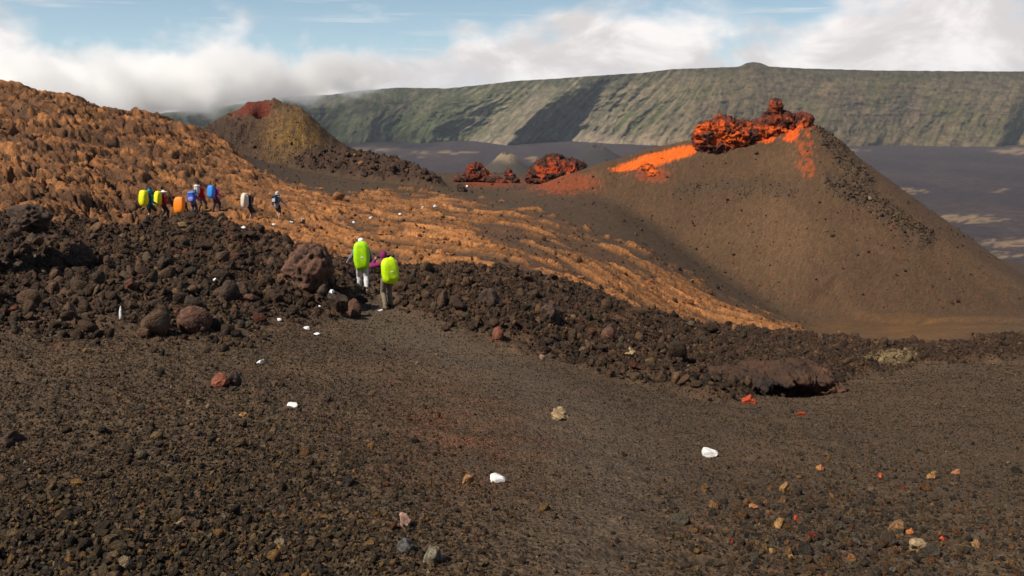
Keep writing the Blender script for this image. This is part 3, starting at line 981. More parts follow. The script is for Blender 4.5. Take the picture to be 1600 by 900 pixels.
blob_rock('spatter_mound', [B(868, 270, 101, 34, 26, 3.0), B(880, 272, 100, 36, 22, 2.6), B(848, 275, 100, 24, 18, 2.0), B(900, 280, 99.5, 22, 12, 1.6), B(866, 262, 101, 22, 18, 2.0)],
          P(870, 285, 100), 0.09, 12, [(2.0, 0.55, 'n'), (0.9, 0.6, 'r'), (0.35, 0.32, 'r'), (0.16, 0.1, 'n')], red_cols((0.085, 0.028, 0.018), (0.36, 0.055, 0.013), hk=-0.05, dk=0.16),
          'domed dark red spatter mound left of the big cone', 'rock formation')
blob_rock('spatter_outcrop', [B(742, 268, 106, 12, 13, 1.2), B(752, 274, 105.5, 12, 9, 1.1), B(735, 276, 106, 12, 9, 1.1), B(762, 280, 105, 10, 6, 0.9), B(722, 282, 105, 12, 6, 0.9)],
          P(745, 284, 105), 0.09, 15, [(1.2, 0.45, 'n'), (0.6, 0.4, 'r'), (0.3, 0.2, 'r')], red_cols((0.12, 0.032, 0.018), (0.40, 0.065, 0.016), hk=0.0, dk=0.1),
          'ragged red spatter outcrop standing left of the domed red mound', 'rock formation')
blob_rock('spatter_block', [B(794, 272, 104, 6, 9, 0.5), B(800, 277, 103.5, 6, 6, 0.5), B(806, 282, 103.5, 6, 4, 0.5)],
          P(797, 284, 104), 0.06, 18, [(0.8, 0.2, 'n'), (0.4, 0.2, 'r')], red_cols((0.080, 0.035, 0.025), (0.30, 0.05, 0.02), hk=-0.1, dk=0.1),
          'upright dark brown block between the two red mounds', 'rock')
blob_rock('spatter_block', [B(772, 281, 104.5, 14, 6, 0.8), B(784, 285, 103.5, 10, 5, 0.7)],
          P(775, 286, 104), 0.06, 19, [(0.8, 0.2, 'n'), (0.4, 0.2, 'r')], red_cols((0.10, 0.035, 0.025), (0.26, 0.05, 0.02), hk=-0.1, dk=0.05),
          'low dark red block lying left of the upright brown block', 'rock')

# overhanging crust above the dark hollow in front of the clinker
pz = ground_z(PIT.x, PIT.y + 1.0)
def pb(dx, dy, dz, rx, ry, rz):
    x, y = PIT.x + dx, PIT.y + dy
    return (Vector((x, y, ground_z(x, PIT.y + 1.15) + dz + 0.13)), (rx, ry, rz))
blob_rock('lava_crust_ledge', [pb(-0.95, 0.45, 0.02, 0.45, 0.6, 0.18), pb(-0.5, 0.5, 0.08, 0.5, 0.6, 0.14), pb(0.0, 0.6, 0.14, 0.55, 0.6, 0.12), pb(0.5, 0.65, 0.18, 0.5, 0.55, 0.11), pb(0.9, 0.6, 0.12, 0.4, 0.5, 0.14),
                               pb(-1.35, 0.5, -0.08, 0.45, 0.5, 0.24), pb(-0.3, 1.1, 0.02, 1.0, 0.5, 0.2), pb(0.7, 1.1, 0.05, 0.8, 0.5, 0.18), pb(1.2, 0.45, -0.05, 0.3, 0.35, 0.22)],
          Vector((PIT.x, PIT.y + 0.6, pz)), 0.030, 24, [(0.5, 0.14, 'n'), (0.16, 0.13, 'r'), (0.07, 0.06, 'r')],
          red_cols((0.062, 0.033, 0.022), (0.10, 0.048, 0.030), (0.040, 0.028, 0.022)),
          'overhanging dark brown lava crust above a black hollow', 'rock ledge')

# single boulders and stones: column, row of the foot, width, height (photograph pixels), colours, label
DK = ((0.045, 0.030, 0.022), (0.085, 0.052, 0.036)); RB = ((0.085, 0.042, 0.028), (0.14, 0.068, 0.044)); OC = ((0.24, 0.125, 0.045), (0.38, 0.21, 0.085))
TN = ((0.22, 0.145, 0.075), (0.40, 0.29, 0.17)); RD = ((0.34, 0.050, 0.020), (0.52, 0.085, 0.030)); GY = ((0.10, 0.088, 0.065), (0.24, 0.20, 0.14)); PK = ((0.26, 0.15, 0.11), (0.42, 0.28, 0.21))
BOULDERS = [
    (478, 452, 78, 62, DK[0], RB[1], 'tall rough brown boulder left of the hiker in white trousers'),
    (526, 492, 40, 32, *DK, 'squat dark boulder beside the path, left one of a touching pair'),
    (551, 496, 24, 26, *RB, 'smooth brown wedge-shaped boulder, right one of a touching pair'),
    (298, 522, 52, 36, *RB, 'rounded smooth brown boulder at the lower edge of the left clinker'),
    (355, 474, 34, 30, *DK, 'dark blocky boulder above the rounded smooth boulder'),
    (388, 480, 26, 14, *RB, 'low brown rock right of the dark blocky boulder'),
    (36, 364, 66, 36, *DK, 'big black jagged clinker block at the far left'),
    (118, 412, 46, 30, *DK, 'dark pointed lava block below the far left clinker block'),
    (232, 303, 14, 16, *DK, 'dark lump on the orange hill above the hiker in teal'),
    (255, 268, 10, 13, *DK, 'small black knob high on the orange lava hill'),
    (340, 606, 30, 20, (0.16, 0.05, 0.03), (0.26, 0.09, 0.05), 'reddish broken boulder at the left edge of the trodden path'),
    (362, 604, 24, 20, *DK, 'black rough stone touching the reddish broken boulder'),
    (732, 758, 34, 19, *OC, 'ochre flat-topped stone left of the long white paint mark'),
    (877, 657, 34, 15, *TN, 'long pale tan stone on the middle of the path'),
    (634, 826, 34, 22, *PK, 'pale pinkish stone near the bottom, left of centre'),
    (676, 882, 38, 34, *GY, 'grey-green angular stone at the bottom edge'),
    (632, 866, 36, 24, (0.05, 0.045, 0.042), (0.13, 0.12, 0.115), 'dark grey stone beside the grey-green angular stone'),
    (778, 531, 20, 20, (0.15, 0.055, 0.035), (0.24, 0.085, 0.05), 'rust coloured rounded stone at the foot of the clinker'),
    (950, 530, 24, 18, *RB, 'smooth brown boulder on the dark clinker slope'),
    (763, 478, 32, 26, *DK, 'black spiny clinker block behind the rust coloured stone'),
    (860, 508, 34, 26, *DK, 'black spiny clinker block left of the smooth brown boulder'),
    (1172, 630, 22, 14, *RD, 'red rock in front of the black hollow'),
    (1252, 649, 13, 8, *RD, 'bright red chip right of the red rock by the hollow'),
    (1236, 646, 15, 9, *DK, 'dark flat stone touching the bright red chip'),
    (1227, 770, 20, 19, *OC, 'tall ochre stone below the white painted stone at the right'),
    (1220, 826, 28, 17, *OC, 'broad orange-tan stone in the lower right stones'),
    (1245, 814, 10, 8, *RD, 'small red pebble right of the broad orange-tan stone'),
    (1376, 748, 10, 8, *RD, 'lone red pebble on the dark right-hand cinder'),
    (1458, 750, 16, 14, *OC, 'ochre stone in line with the lone red pebble'),
    (1496, 741, 14, 10, (0.30, 0.12, 0.06), (0.42, 0.18, 0.09), 'salmon coloured stone right of the ochre stone'),
    (1408, 832, 34, 24, (0.16, 0.085, 0.04), (0.30, 0.16, 0.07), 'large brown-orange stone among the lower right stones'),
    (1424, 836, 14, 12, (0.38, 0.13, 0.04), (0.48, 0.18, 0.06), 'orange stone touching the large brown-orange stone'),
    (1471, 845, 14, 13, *RD, 'scarlet stone in the lower right corner'),
    (1526, 856, 22, 16, *OC, 'yellow-brown stone right of the scarlet stone'),
    (1435, 866, 34, 20, *TN, 'layered tan rock at the bottom right'),
    (1283, 736, 14, 9, (0.34, 0.14, 0.05), (0.44, 0.19, 0.07), 'flat orange stone right of the white painted stone'),
    (1178, 796, 16, 9, (0.30, 0.12, 0.05), (0.40, 0.17, 0.07), 'flat rust stone left of the broad orange-tan stone'),
    (1238, 876, 12, 9, *OC, 'pointed yellow stone near the bottom edge, right of centre'),
    (1208, 866, 12, 10, *OC, 'ochre pebble left of the pointed yellow stone'),
    (378, 655, 16, 9, *OC, 'orange-tan stone lying alone left of the path'),
    (985, 560, 22, 14, *TN, 'pale tan boulder at the lower rim of the clinker'),
    (848, 563, 12, 12, *PK, 'pinkish splinter of rock below the clinker'),
    (16, 700, 34, 22, *DK, 'dark lava lump at the left edge of the picture'),
    (720, 300, 22, 14, *DK, 'black block in the cinder left of the ragged red outcrop'),
]
SQUAT = None
for i, (u, v, w, h, c0, c1, lab) in enumerate(BOULDERS):
    p = hit(u, v)
    mp = m_per_px(p.y, v)
    W, Hh = w * mp, h * mp
    spiny = 'clinker block' in lab or 'jagged' in lab or 'rough' in lab
    smooth = 'smooth' in lab or 'rounded' in lab
    me = rock_mesh('boulder' if w > 20 else 'stone', (W * 1.05, W * 0.9, Hh * 1.45), 40 + i, 5 if w > 45 else (4 if w > 12 else 3), 0.45 if spiny else (0.14 if smooth else 0.28), 0.15 if smooth else (0.25 if spiny else 0.6), c0, c1)
    o = put('boulder' if W > 0.35 else 'stone', me, M_ROCK, label=lab, category='boulder' if W > 0.35 else 'stone')
    o.location = (p.x, p.y + W * 0.3, ground_z(p.x, p.y + W * 0.3) + Hh * 0.34)
    o.rotation_euler = (random.uniform(-.2, .2), random.uniform(-.2, .2), random.uniform(0, 6.28))
    if lab.startswith('squat dark'):
        SQUAT = o

# the block just outside the left edge whose shadow falls into the picture
pl = P(-66, 430, 22.0)
me = rock_mesh('boulder', (3.2, 2.6, 5.2), 991, 4, 0.4, 0.5, *DK)
o = put('boulder', me, M_ROCK, label='tall lava block beside the left edge casting a black shadow', category='boulder')
o.location = (pl.x, pl.y, ground_z(pl.x, pl.y) + 1.1)

# white paint marks of the trail on stones: column, row, width, height, label
MARKS = [
    (1110, 714, 22, 17, 'large white painted stone on the path right of centre'),
    (776, 754, 28, 15, 'long jagged white paint mark beside the ochre stone'),
    (455, 635, 20, 7, 'flat white painted stone at the left of the path'),
    (407, 570, 10, 9, 'white painted stone above the reddish broken boulder'),
    (189, 501, 7, 20, 'upright white painted stone standing alone on the left slope'),
    (437, 504, 8, 7, 'white painted stone, leftmost of three on the path bend'),
    (480, 516, 9, 6, 'white painted stone, middle of three on the path bend'),
    (495, 524, 8, 5, 'white painted stone, rightmost of three on the path bend'),
    (527, 468, 9, 6, 'white paint mark on top of the squat dark boulder'),
    (500, 484, 5, 4, 'tiny white paint mark left of the squat dark boulder'),
    (594, 487, 8, 4, 'white paint mark at the feet of the hiker in purple'),
    (335, 442, 5, 6, 'tiny white paint mark among the dark clinker on the left'),
    (381, 359, 7, 5, 'white paint mark on the orange lava near the white pack'),
    (428, 351, 5, 4, 'white paint mark at the feet of the hiker in grey'),
    (455, 349, 5, 4, 'white paint mark right of the hiker in grey'),
    (474, 347, 4, 4, 'second white paint mark right of the hiker in grey'),
    (553, 349, 4, 4, 'white dot on the orange lava above the hiker in white cap'),
    (580, 342, 5, 4, 'white dot on the orange lava above the hiker in purple'),
    (625, 336, 5, 4, 'white dot in the row of marks, third from the right'),
    (660, 327, 5, 4, 'white dot in the row of marks, second from the right'),
    (680, 325, 6, 5, 'white dot at the right end of the row of marks'),
    (730, 293, 4, 4, 'far white dot just below the ragged red outcrop'),
]
MARK_AT = []
for i, (u, v, w, h, lab) in enumerate(MARKS):
    p = hit(u, v)
    mp = m_per_px(p.y, v)
    W, Hh = w * mp, h * mp
    MARK_AT.append((p.x, p.y, W))
    up = h > w * 1.5
    dz = 0.55 * Hh
    size = (W * 1.3, W, Hh * 1.35) if up else (W * 1.4, max(W * 0.9, Hh * 1.7), max(0.06, Hh * 1.2))
    me = rock_mesh('painted_stone', size, 300 + i, 3, 0.22, 0.8, (0.66, 0.65, 0.63), (0.84, 0.83, 0.82))
    o = put('painted_stone', me, M_PAINT, label=lab, category='trail mark', group='white trail marks')
    o.location = (p.x, p.y + 0.2 * W, ground_z(p.x, p.y + 0.2 * W) + (Hh * 0.5 if up else size[2] * 0.25))
    if 'on top of the squat' in lab:       # this mark sits on its boulder
        tops = sorted((Vector(SQUAT.location) + SQUAT.rotation_euler.to_matrix() @ q.co for q in SQUAT.data.vertices), key=lambda q: q.z)
        o.location = tops[-1] + Vector((0, -0.03, -0.01))
    o.rotation_euler = (0.0 if up else 0.12, random.uniform(-.12, .12) + (0.12 if up else 0), random.uniform(-.5, .5))


# ------------------------------------------------------------------ loose lapilli and clinker (uncountable)
STONES = bpy.data.collections.new('loose_stones')      # sources only, not placed in the scene


def stone_mat():
    m, T = mat_new('loose_stone')
    at = T.n('ShaderNodeAttribute', attribute_name='tint', attribute_type='INSTANCER').outputs[0]
    tc = T.n('ShaderNodeTexCoord').outputs['Object']
    a = T.noise(tc, 3.0, 5, 0.7).outputs[0]
    f = T.maprange(a, 0.3, 0.7, 0.6, 1.4)
    c = T.n('ShaderNodeVectorMath', operation='SCALE', ins={0: at, 'Scale': f}).outputs[0]
    finish(T, c, 0.85, a, 0.25, 0.3)
    return m


M_STONE = stone_mat()
for k in range(8):
    me = rock_mesh('stone', (1, 0.85, 0.72), 700 + k, 2, 0.30, 0.75)
    me.materials.append(M_STONE)
    so = bpy.data.objects.new('stone_form', me)
    STONES.objects.link(so)


def scatter(name, x, y, size, tint, label=None, sink=0.25):
    n = len(x)
    z = ground_zv(x, y) + size * sink
    me = bpy.data.meshes.new(name)
    me.vertices.add(n)
    me.vertices.foreach_set('co', np.stack([x, y, z], -1).astype(np.float32).ravel())
    r = RNG
    rot = r.random((n, 3)).astype(np.float32) * np.array([6.28, 6.28, 6.28], np.float32)
    scl = size[:, None] * r.uniform(0.7, 1.35, (n, 3))
    for nm, ty, key, arr in (('rot', 'FLOAT_VECTOR', 'vector', rot), ('scl', 'FLOAT_VECTOR', 'vector', scl.astype(np.float32))):
        me.attributes.new(nm, ty, 'POINT').data.foreach_set(key, arr.ravel())
    me.attributes.new('pick', 'INT', 'POINT').data.foreach_set('value', r.integers(0, 8, n).astype(np.int32))
    c4 = np.ones((n, 4), np.float32); c4[:, :3] = tint * np.array([1.04, 0.97, 0.86])
    me.attributes.new('tint', 'FLOAT_COLOR', 'POINT').data.foreach_set('color', c4.ravel())
    o = put(name, me, kind='stuff')
    g = bpy.data.node_groups.new(name, 'GeometryNodeTree')
    g.interface.new_socket('Geometry', in_out='INPUT', socket_type='NodeSocketGeometry')
    g.interface.new_socket('Geometry', in_out='OUTPUT', socket_type='NodeSocketGeometry')
    gi, go = g.nodes.new('NodeGroupInput'), g.nodes.new('NodeGroupOutput')
    ci = g.nodes.new('GeometryNodeCollectionInfo')
    ci.inputs['Collection'].default_value = STONES
    ci.inputs['Separate Children'].default_value = True
    ci.inputs['Reset Children'].default_value = True
    ip = g.nodes.new('GeometryNodeInstanceOnPoints')
    ip.inputs['Pick Instance'].default_value = True

    def na(nm, ty):
        q = g.nodes.new('GeometryNodeInputNamedAttribute'); q.data_type = ty
        q.inputs['Name'].default_value = nm
        return q.outputs[0]
    g.links.new(gi.outputs[0], ip.inputs['Points'])
    g.links.new(ci.outputs[0], ip.inputs['Instance'])
    g.links.new(na('pick', 'INT'), ip.inputs['Instance Index'])
    g.links.new(na('rot', 'FLOAT_VECTOR'), ip.inputs['Rotation'])
    g.links.new(na('scl', 'FLOAT_VECTOR'), ip.inputs['Scale'])
    g.links.new(ip.outputs[0], go.inputs[0])
    md = o.modifiers.new('scatter', 'NODES'); md.node_group = g
    return o


def at_grid(arr, x, y):
    a, L = x / y, np.log(y)
    i = np.clip(np.searchsorted(GA, a), 0, len(GA) - 1); j = np.clip(np.searchsorted(GL, L), 0, len(GL) - 1)
    return arr[j, i]


def clear_of_marks(x, y):
    """the trail is kept clear in front of its painted stones"""
    ok = np.ones(len(x), bool)
    for (mx, my, W) in MARK_AT:
        ok &= ~((np.abs(x - mx * y / my) < 0.5 * W + 0.16) & (y > my - 0.9 - 0.02 * my) & (y < my + 0.6 * W + 0.1))
    return ok


def palette(n, cols, wts):
    k = RNG.choice(len(cols), n, p=np.array(wts) / sum(wts))
    return np.array(cols)[k] * np.exp(RNG.normal(0.02, 0.34, (n, 1)))


def fore_gravel():
    n = 210000
    a = RNG.uniform(-0.95, 0.95, n); L = RNG.uniform(math.log(2.3), math.log(27), n)
    D = np.exp(L); x, y = a * D, D
    left = sstep(float(tana(900, 700)), float(tana(300, 700)), a)
    clump = fbm(x / 1.1, y / 1.1, 3, 600)
    pth = at_grid(path, x, y)
    keep = RNG.random(n) < (0.55 + 0.45 * left + 0.5 * clump) * (1 - 0.45 * pth)
    keep &= (at_grid(pit, x, y) < 0.3) & (at_grid(foot, x, y) < 0.25)
    x, y, D, left, pth = x[keep], y[keep], D[keep], left[keep], pth[keep]
    n = len(x)
    size = np.exp(RNG.normal(math.log(0.017), 0.45, n)) * (0.75 + 0.60 * left) * (1 - 0.35 * pth)
    size = np.maximum(size, 0.0022 * D)
    size = np.where(RNG.random(n) < 0.010 * (0.4 + left), size * RNG.uniform(1.8, 3.2, n), size)
    size = np.minimum(size, 0.14)
    t = palette(n, [(0.060, 0.042, 0.027), (0.105, 0.071, 0.041), (0.155, 0.105, 0.057), (0.055, 0.045, 0.038), (0.26, 0.150, 0.052), (0.24, 0.19, 0.125), (0.26, 0.085, 0.032)],
                [24, 30, 24, 9, 10, 6, 1.2])
    ru = at_grid(rust, x, y)
    m = RNG.random(n) < 0.35 * ru
    t[m] = palette(int(m.sum()), [(0.20, 0.080, 0.034), (0.25, 0.12, 0.045)], [3, 1])
    scatter('cinder_gravel', x, y, size, t)


def right_stones():
    n = 2000
    u = RNG.normal(1330, 170, n); v = RNG.normal(810, 75, n)
    m = (u < 1700) & (v > 640) & (v < 960)
    pts = [hit(a, b) for a, b in zip(u[m], np.minimum(v[m], 930))]
    x = np.array([p.x for p in pts]); y = np.array([p.y for p in pts])
    size = np.exp(RNG.normal(math.log(0.034), 0.42, len(x)))
    t = palette(len(x), [(0.20, 0.11, 0.045), (0.12, 0.085, 0.055), (0.26, 0.12, 0.05), (0.16, 0.14, 0.11), (0.33, 0.06, 0.03), (0.06, 0.05, 0.04)], [24, 30, 12, 12, 1.5, 30])
    scatter('scattered_stones', x, y, size, t, sink=0.2)


def clinker():
    n = 150000
    a = RNG.uniform(-0.95, 0.95, n); L = RNG.uniform(math.log(11), math.log(42), n)
    D = np.exp(L); x, y = a * D, D
    w = at_grid(w_aa, x, y)
    m = (RNG.random(n) < w) & (at_grid(pit, x, y) < 0.2) & clear_of_marks(x, y)
    x, y, D = x[m], y[m], D[m]
    n = len(x)
    rg_ = np.interp(x / y, [float(tana(450, 450)), float(tana(700, 450)), float(tana(1300, 560))], [1.0, 0.8, 0.6])
    size = np.exp(RNG.normal(math.log(0.085), 0.66, n)) * rg_
    size = np.clip(size, 0.0026 * D, 0.75)
    sl = at_grid(slab, x, y) > 0.45
    t = palette(n, [(0.050, 0.031, 0.020), (0.074, 0.045, 0.028), (0.100, 0.058, 0.034), (0.068, 0.050, 0.034), (0.15, 0.092, 0.044), (0.14, 0.050, 0.030)], [26, 32, 20, 12, 5, 3])
    t[sl] = palette(int(sl.sum()), [(0.24, 0.18, 0.10), (0.16, 0.115, 0.065)], [1, 1])
    scatter('clinker_rubble', x, y, size, t, sink=0.22)


def cone_scree():
    n = 110000
    a = RNG.uniform(-0.1, 0.95, n); D = RNG.uniform(48, 92, n); x, y = a * D, D
    rr = at_grid(rub_r, x, y); rf = at_grid(rub_f, x, y); wm = at_grid(w_main, x, y)
    m = RNG.random(n) < np.clip(0.55 * rr + 0.5 * rf + 0.012 * wm, 0, 1)
    x, y, rr = x[m], y[m], rr[m]
    n = len(x)
    size = np.exp(RNG.normal(math.log(0.085), 0.5, n)) * (1 + 1.0 * rr)
    t = palette(n, [(0.064, 0.043, 0.029), (0.092, 0.060, 0.036), (0.19, 0.140, 0.085), (0.30, 0.07, 0.03), (0.13, 0.08, 0.04)], [36, 34, 7, 3, 12])
    own = RNG.random(n) < 0.72
    t[own] = (at_grid(col, x, y) * np.exp(RNG.normal(-0.1, 0.28, (n, 1))))[own]
    scatter('cone_scree', x, y, np.clip(size, 0.05, 0.5), t)


def mid_debris():
    n = 130000
    a = RNG.uniform(-0.8, 0.6, n); D = np.exp(RNG.uniform(math.log(30), math.log(136), n)); x, y = a * D, D
    wp = at_grid(w_ph, x, y); wr = at_grid(w_ridge, x, y); wl = at_grid(w_left, x, y)
    mid = at_grid(mid_c, x, y)
    mid = mid * (1 - np.clip(2 * at_grid(och, x, y), 0, 1))
    m = RNG.random(n) < np.clip(0.05 * wp + 0.5 * wr + 0.9 * wl + 0.05 * mid, 0, 1)
    x, y, wr, wl, wp = x[m], y[m], wr[m], wl[m], wp[m]
    n = len(x)
    size = np.exp(RNG.normal(math.log(0.13), 0.5, n)) * (1 + 1.5 * wr + 0.8 * wl)
    t = palette(n, [(0.050, 0.033, 0.023), (0.085, 0.052, 0.033), (0.14, 0.075, 0.035)], [40, 30, 10])
    own = RNG.random(n) < 0.8
    t[own] = (at_grid(col, x, y) * np.exp(RNG.normal(-0.12, 0.3, (n, 1))))[own]
    size = np.where(wl > 0.5, size * 0.6, size)
    scatter('lava_debris', x, y, np.clip(size, 0.05, np.where(y > 124, 0.4, 1.0)), t)


fore_gravel(); right_stones(); clinker(); cone_scree(); mid_debris()


# ------------------------------------------------------------------ hikers
def plain_mat(name, c, rough=0.8, vary=0.12, scale=9.0, bump_d=0.004, sheen=0.0):
    m, T = mat_new(name)
    tc = T.n('ShaderNodeTexCoord').outputs['Object']
    a = T.noise(tc, scale, 4, 0.6).outputs[0]
    f = T.maprange(a, 0.3, 0.7, 1 - vary, 1 + vary)
    cc = T.n('ShaderNodeVectorMath', operation='SCALE', ins={0: (c[0], c[1], c[2]), 'Scale': f}).outputs[0]
    finish(T, cc, rough, a, bump_d, 0.3)
    return m


MATS = {}


def fabric(c, rough=0.8):
    k = (tuple(c), rough)
    if k not in MATS:
        MATS[k] = plain_mat('fabric', c, rough)
    return MATS[k]


M_SKIN = plain_mat('skin', (0.46, 0.26, 0.18), 0.6, 0.06)
M_BOOT = plain_mat('boot_leather', (0.13, 0.085, 0.05), 0.7)
M_METAL = plain_mat('pole_metal', (0.30, 0.29, 0.28), 0.4, 0.05)
M_STRAP = plain_mat('webbing', (0.022, 0.022, 0.026), 0.8)


def caps(bm, p, q, r1, r2):
    p, q = Vector(p), Vector(q)
    d = q - p
    bmesh.ops.create_icosphere(bm, subdivisions=2, radius=r1, matrix=Matrix.Translation(p))
    bmesh.ops.create_icosphere(bm, subdivisions=2, radius=r2, matrix=Matrix.Translation(q))
    if d.length > 1e-4:
        mt = Matrix.Translation((p + q) / 2) @ d.to_track_quat('Z', 'Y').to_matrix().to_4x4()
        bmesh.ops.create_cone(bm, cap_ends=True, segments=14, radius1=r1, radius2=r2, depth=d.length, matrix=mt)


def ell(bm, c, r, rot=None):
    mt = Matrix.Translation(Vector(c))
    if rot is not None:
        mt = mt @ rot
    bmesh.ops.create_icosphere(bm, subdivisions=3, radius=1.0, matrix=mt @ Matrix.Diagonal((r[0], r[1], r[2], 1)))


def wrinkle(me, amp, scale, seed):
    v, n = get_co(me), get_no(me)
    v = v + n * (amp * n3d(v + seed, scale, 3, seed % 50))[:, None]
    me.vertices.foreach_set('co', v.astype(np.float32).ravel()); me.update()


def person(spec, i):
    """a walking figure that faces local +Y; returns its joints in world space"""
    near = spec.get('near', False)
    vox = 0.014 if near else 0.022
    k = spec['height'] / 1.75
    yaw = rad(spec.get('yaw', 0))
    if 'D' in spec:
        D = spec['D']; a = float(tana(spec['u'], spec['v']))
        x, y = a * D, D
    else:
        p = hit(spec['u'], spec['v']); x, y = p.x, p.y
    cy, sy = math.cos(yaw), math.sin(yaw)

    def wz(lx, ly):
        return ground_z(x + lx * cy - ly * sy, y + lx * sy + ly * cy)
    st = spec.get('stride', 0.16) * k
    feet = {-1: (-0.11 * k, spec.get('lead', 1) * st * -1), 1: (0.11 * k, spec.get('lead', 1) * st)}
    gz = {s: wz(*feet[s]) for s in (-1, 1)}
    z0 = max(min(gz.values()), max(gz.values()) - 0.22)
    off = {s: max(0.0, min(0.24, gz[s] - z0)) for s in (-1, 1)}
    lean = spec.get('lean', 0.10)
    pel = Vector((0, 0, 0.93 * k - spec.get('crouch', 0.0)))
    up = Vector((0, math.sin(lean), math.cos(lean)))
    fw = Vector((0, math.cos(lean), -math.sin(lean)))
    chest = pel + up * 0.38 * k; neck = pel + up * 0.53 * k
    hl = spec.get('head', (0, 0.03, 0))
    head = neck + up * 0.17 * k + Vector(hl) * k
    J = {'pel': pel, 'chest': chest, 'neck': neck, 'head': head}
    legs = {}
    for s in (-1, 1):
        hip = pel + Vector((s * 0.095 * k, 0, -0.02 * k))
        ank = Vector((feet[s][0], feet[s][1], off[s] + 0.085 * k))
        L = 0.44 * k
        mid = (hip + ank) / 2; half = (ank - hip).length / 2
        bend = math.sqrt(max(L * L - half * half, 0.0004))
        knee = mid + Vector((s * 0.01, min(bend, 0.22), 0))
        toe = ank + Vector((s * 0.02 * k, 0.15 * k, -0.05 * k))
        legs[s] = (hip, knee, ank, toe)
    arms = {}
    for s in (-1, 1):
        sh = neck + up * -0.07 * k + Vector((s * 0.19 * k, 0, 0))
        e, w = spec['arms'][s]
        el = sh + (Vector((s * e[0], 0, 0)) + fw * e[1] + Vector((0, 0, e[2]))) * k
        wr = el + (Vector((s * w[0], 0, 0)) + fw * w[1] + Vector((0, 0, w[2]))) * k
        arms[s] = (sh, el, wr)
    # --- body
    bm = bmesh.new()
    ell(bm, pel + Vector((0, 0, 0.02)), (0.150 * k, 0.105 * k, 0.13 * k))
    caps(bm, pel, chest, 0.115 * k, 0.125 * k)
    ell(bm, chest, (0.165 * k, 0.11 * k, 0.17 * k))
    caps(bm, neck - up * 0.04, head - up * 0.05 * k, 0.058 * k, 0.052 * k)
    ell(bm, head, (0.076 * k, 0.095 * k, 0.118 * k))
    hf = Vector((0, 0.098 * k, 0))
    caps(bm, head + hf + Vector((0, -0.01, 0.015)), head + hf + Vector((0, 0.016 * k, -0.022 * k)), 0.010 * k, 0.015 * k)        # nose
    caps(bm, head + hf + Vector((-0.02, -0.016, -0.055 * k)), head + hf + Vector((0.02, -0.016, -0.055 * k)), 0.009, 0.009)      # lips
    ell(bm, head + Vector((0, 0.062 * k, -0.085 * k)), (0.04 * k, 0.036 * k, 0.03 * k))                                       # chin
    for s in (-1, 1):
        ell(bm, head + Vector((s * 0.080 * k, 0, -0.005)), (0.012, 0.026, 0.034))                                             # ears
        caps(bm, chest + up * 0.10 * k, arms[s][0], 0.07 * k, 0.062 * k)
        sh, el, wr = arms[s]
        caps(bm, sh, el, 0.055 * k, 0.042 * k); caps(bm, el, wr, 0.042 * k, 0.028 * k)
        d = (wr - el).normalized()
        palm = wr + d * 0.075 * k
        caps(bm, wr, palm, 0.028 * k, 0.032 * k)
        side = Vector((1, 0, 0)) - d * d.x
        side = side.normalized() if side.length > 0.2 else Vector((0, 0, 1))
        nrm = d.cross(side)
        for q, (o_, ln) in enumerate(((-0.026, 0.060), (-0.009, 0.072), (0.009, 0.070), (0.026, 0.055))):
            b0 = palm + side * o_ * k
            b1 = b0 + (d * 0.6 + nrm * 0.55 * s).normalized() * ln * 0.55 * k
            b2 = b1 + (d * -0.1 + nrm * s).normalized() * ln * 0.45 * k
            caps(bm, b0, b1, 0.0105, 0.010); caps(bm, b1, b2, 0.010, 0.009)
        tb = wr + d * 0.03 * k - side * 0.03 * s * k
        caps(bm, tb, tb + (d - side * s * 0.6).normalized() * 0.06 * k, 0.012, 0.010)
        arms[s] = (sh, el, wr, palm + nrm * 0.02 * s)
        hip, knee, ank, toe = legs[s]
        caps(bm, hip, knee, 0.088 * k, 0.056 * k)
        caps(bm, knee, knee.lerp(ank, 0.35) + Vector((0, -0.02, 0)), 0.055 * k, 0.060 * k)
        caps(bm, knee.lerp(ank, 0.35) + Vector((0, -0.02, 0)), ank, 0.058 * k, 0.036 * k)
        caps(bm, ank + Vector((0, -0.03, -0.04 * k)), toe, 0.040 * k, 0.030 * k)
    me = remeshed(bm, vox, 2)
    body = put('person', me, M_SKIN, label=spec['label'], category='person', group='hikers')
    body.location = (x, y, z0); body.rotation_euler = (0, 0, yaw)
    wm = Matrix.Translation((x, y, z0)) @ Matrix.Rotation(yaw, 4, 'Z')
    J['wm'] = wm; J['arms'] = arms; J['up'] = up; J['fw'] = fw; J['k'] = k; J['yaw'] = yaw; J['lean'] = lean
    # --- clothes
    jc = spec['jacket']
    bm = bmesh.new()
    g = 0.016
    caps(bm, pel + Vector((0, 0, -0.02)), pel + up * 0.12, 0.150 * k + g, 0.135 * k + g)
    ell(bm, chest, (0.178 * k + g, 0.120 * k + g, 0.185 * k))
    caps(bm, pel + up * 0.1, chest, 0.125 * k + g, 0.130 * k + g)
    caps(bm, neck - up * 0.06, neck + up * 0.01, 0.075 * k, 0.066 * k)
    for s in (-1, 1):
        sh, el, wr, _ = arms[s]
        caps(bm, chest + up * 0.10 * k, sh, 0.075 * k + g, 0.064 * k + g)
        if spec.get('sleeves', 'long') == 'long':
            caps(bm, sh, el, 0.058 * k + g, 0.048 * k + g); caps(bm, el, el.lerp(wr, 0.96), 0.048 * k + g, 0.036 * k + g)
        else:
            caps(bm, sh, sh.lerp(el, 0.7), 0.060 * k + g, 0.056 * k + g)
    if spec.get('hood'):
        ell(bm, head + Vector((0, -0.015, 0.005)), (0.108 * k, 0.118 * k, 0.140 * k)); caps(bm, neck, head + Vector((0, -0.02, -0.05)), 0.10 * k, 0.10 * k)
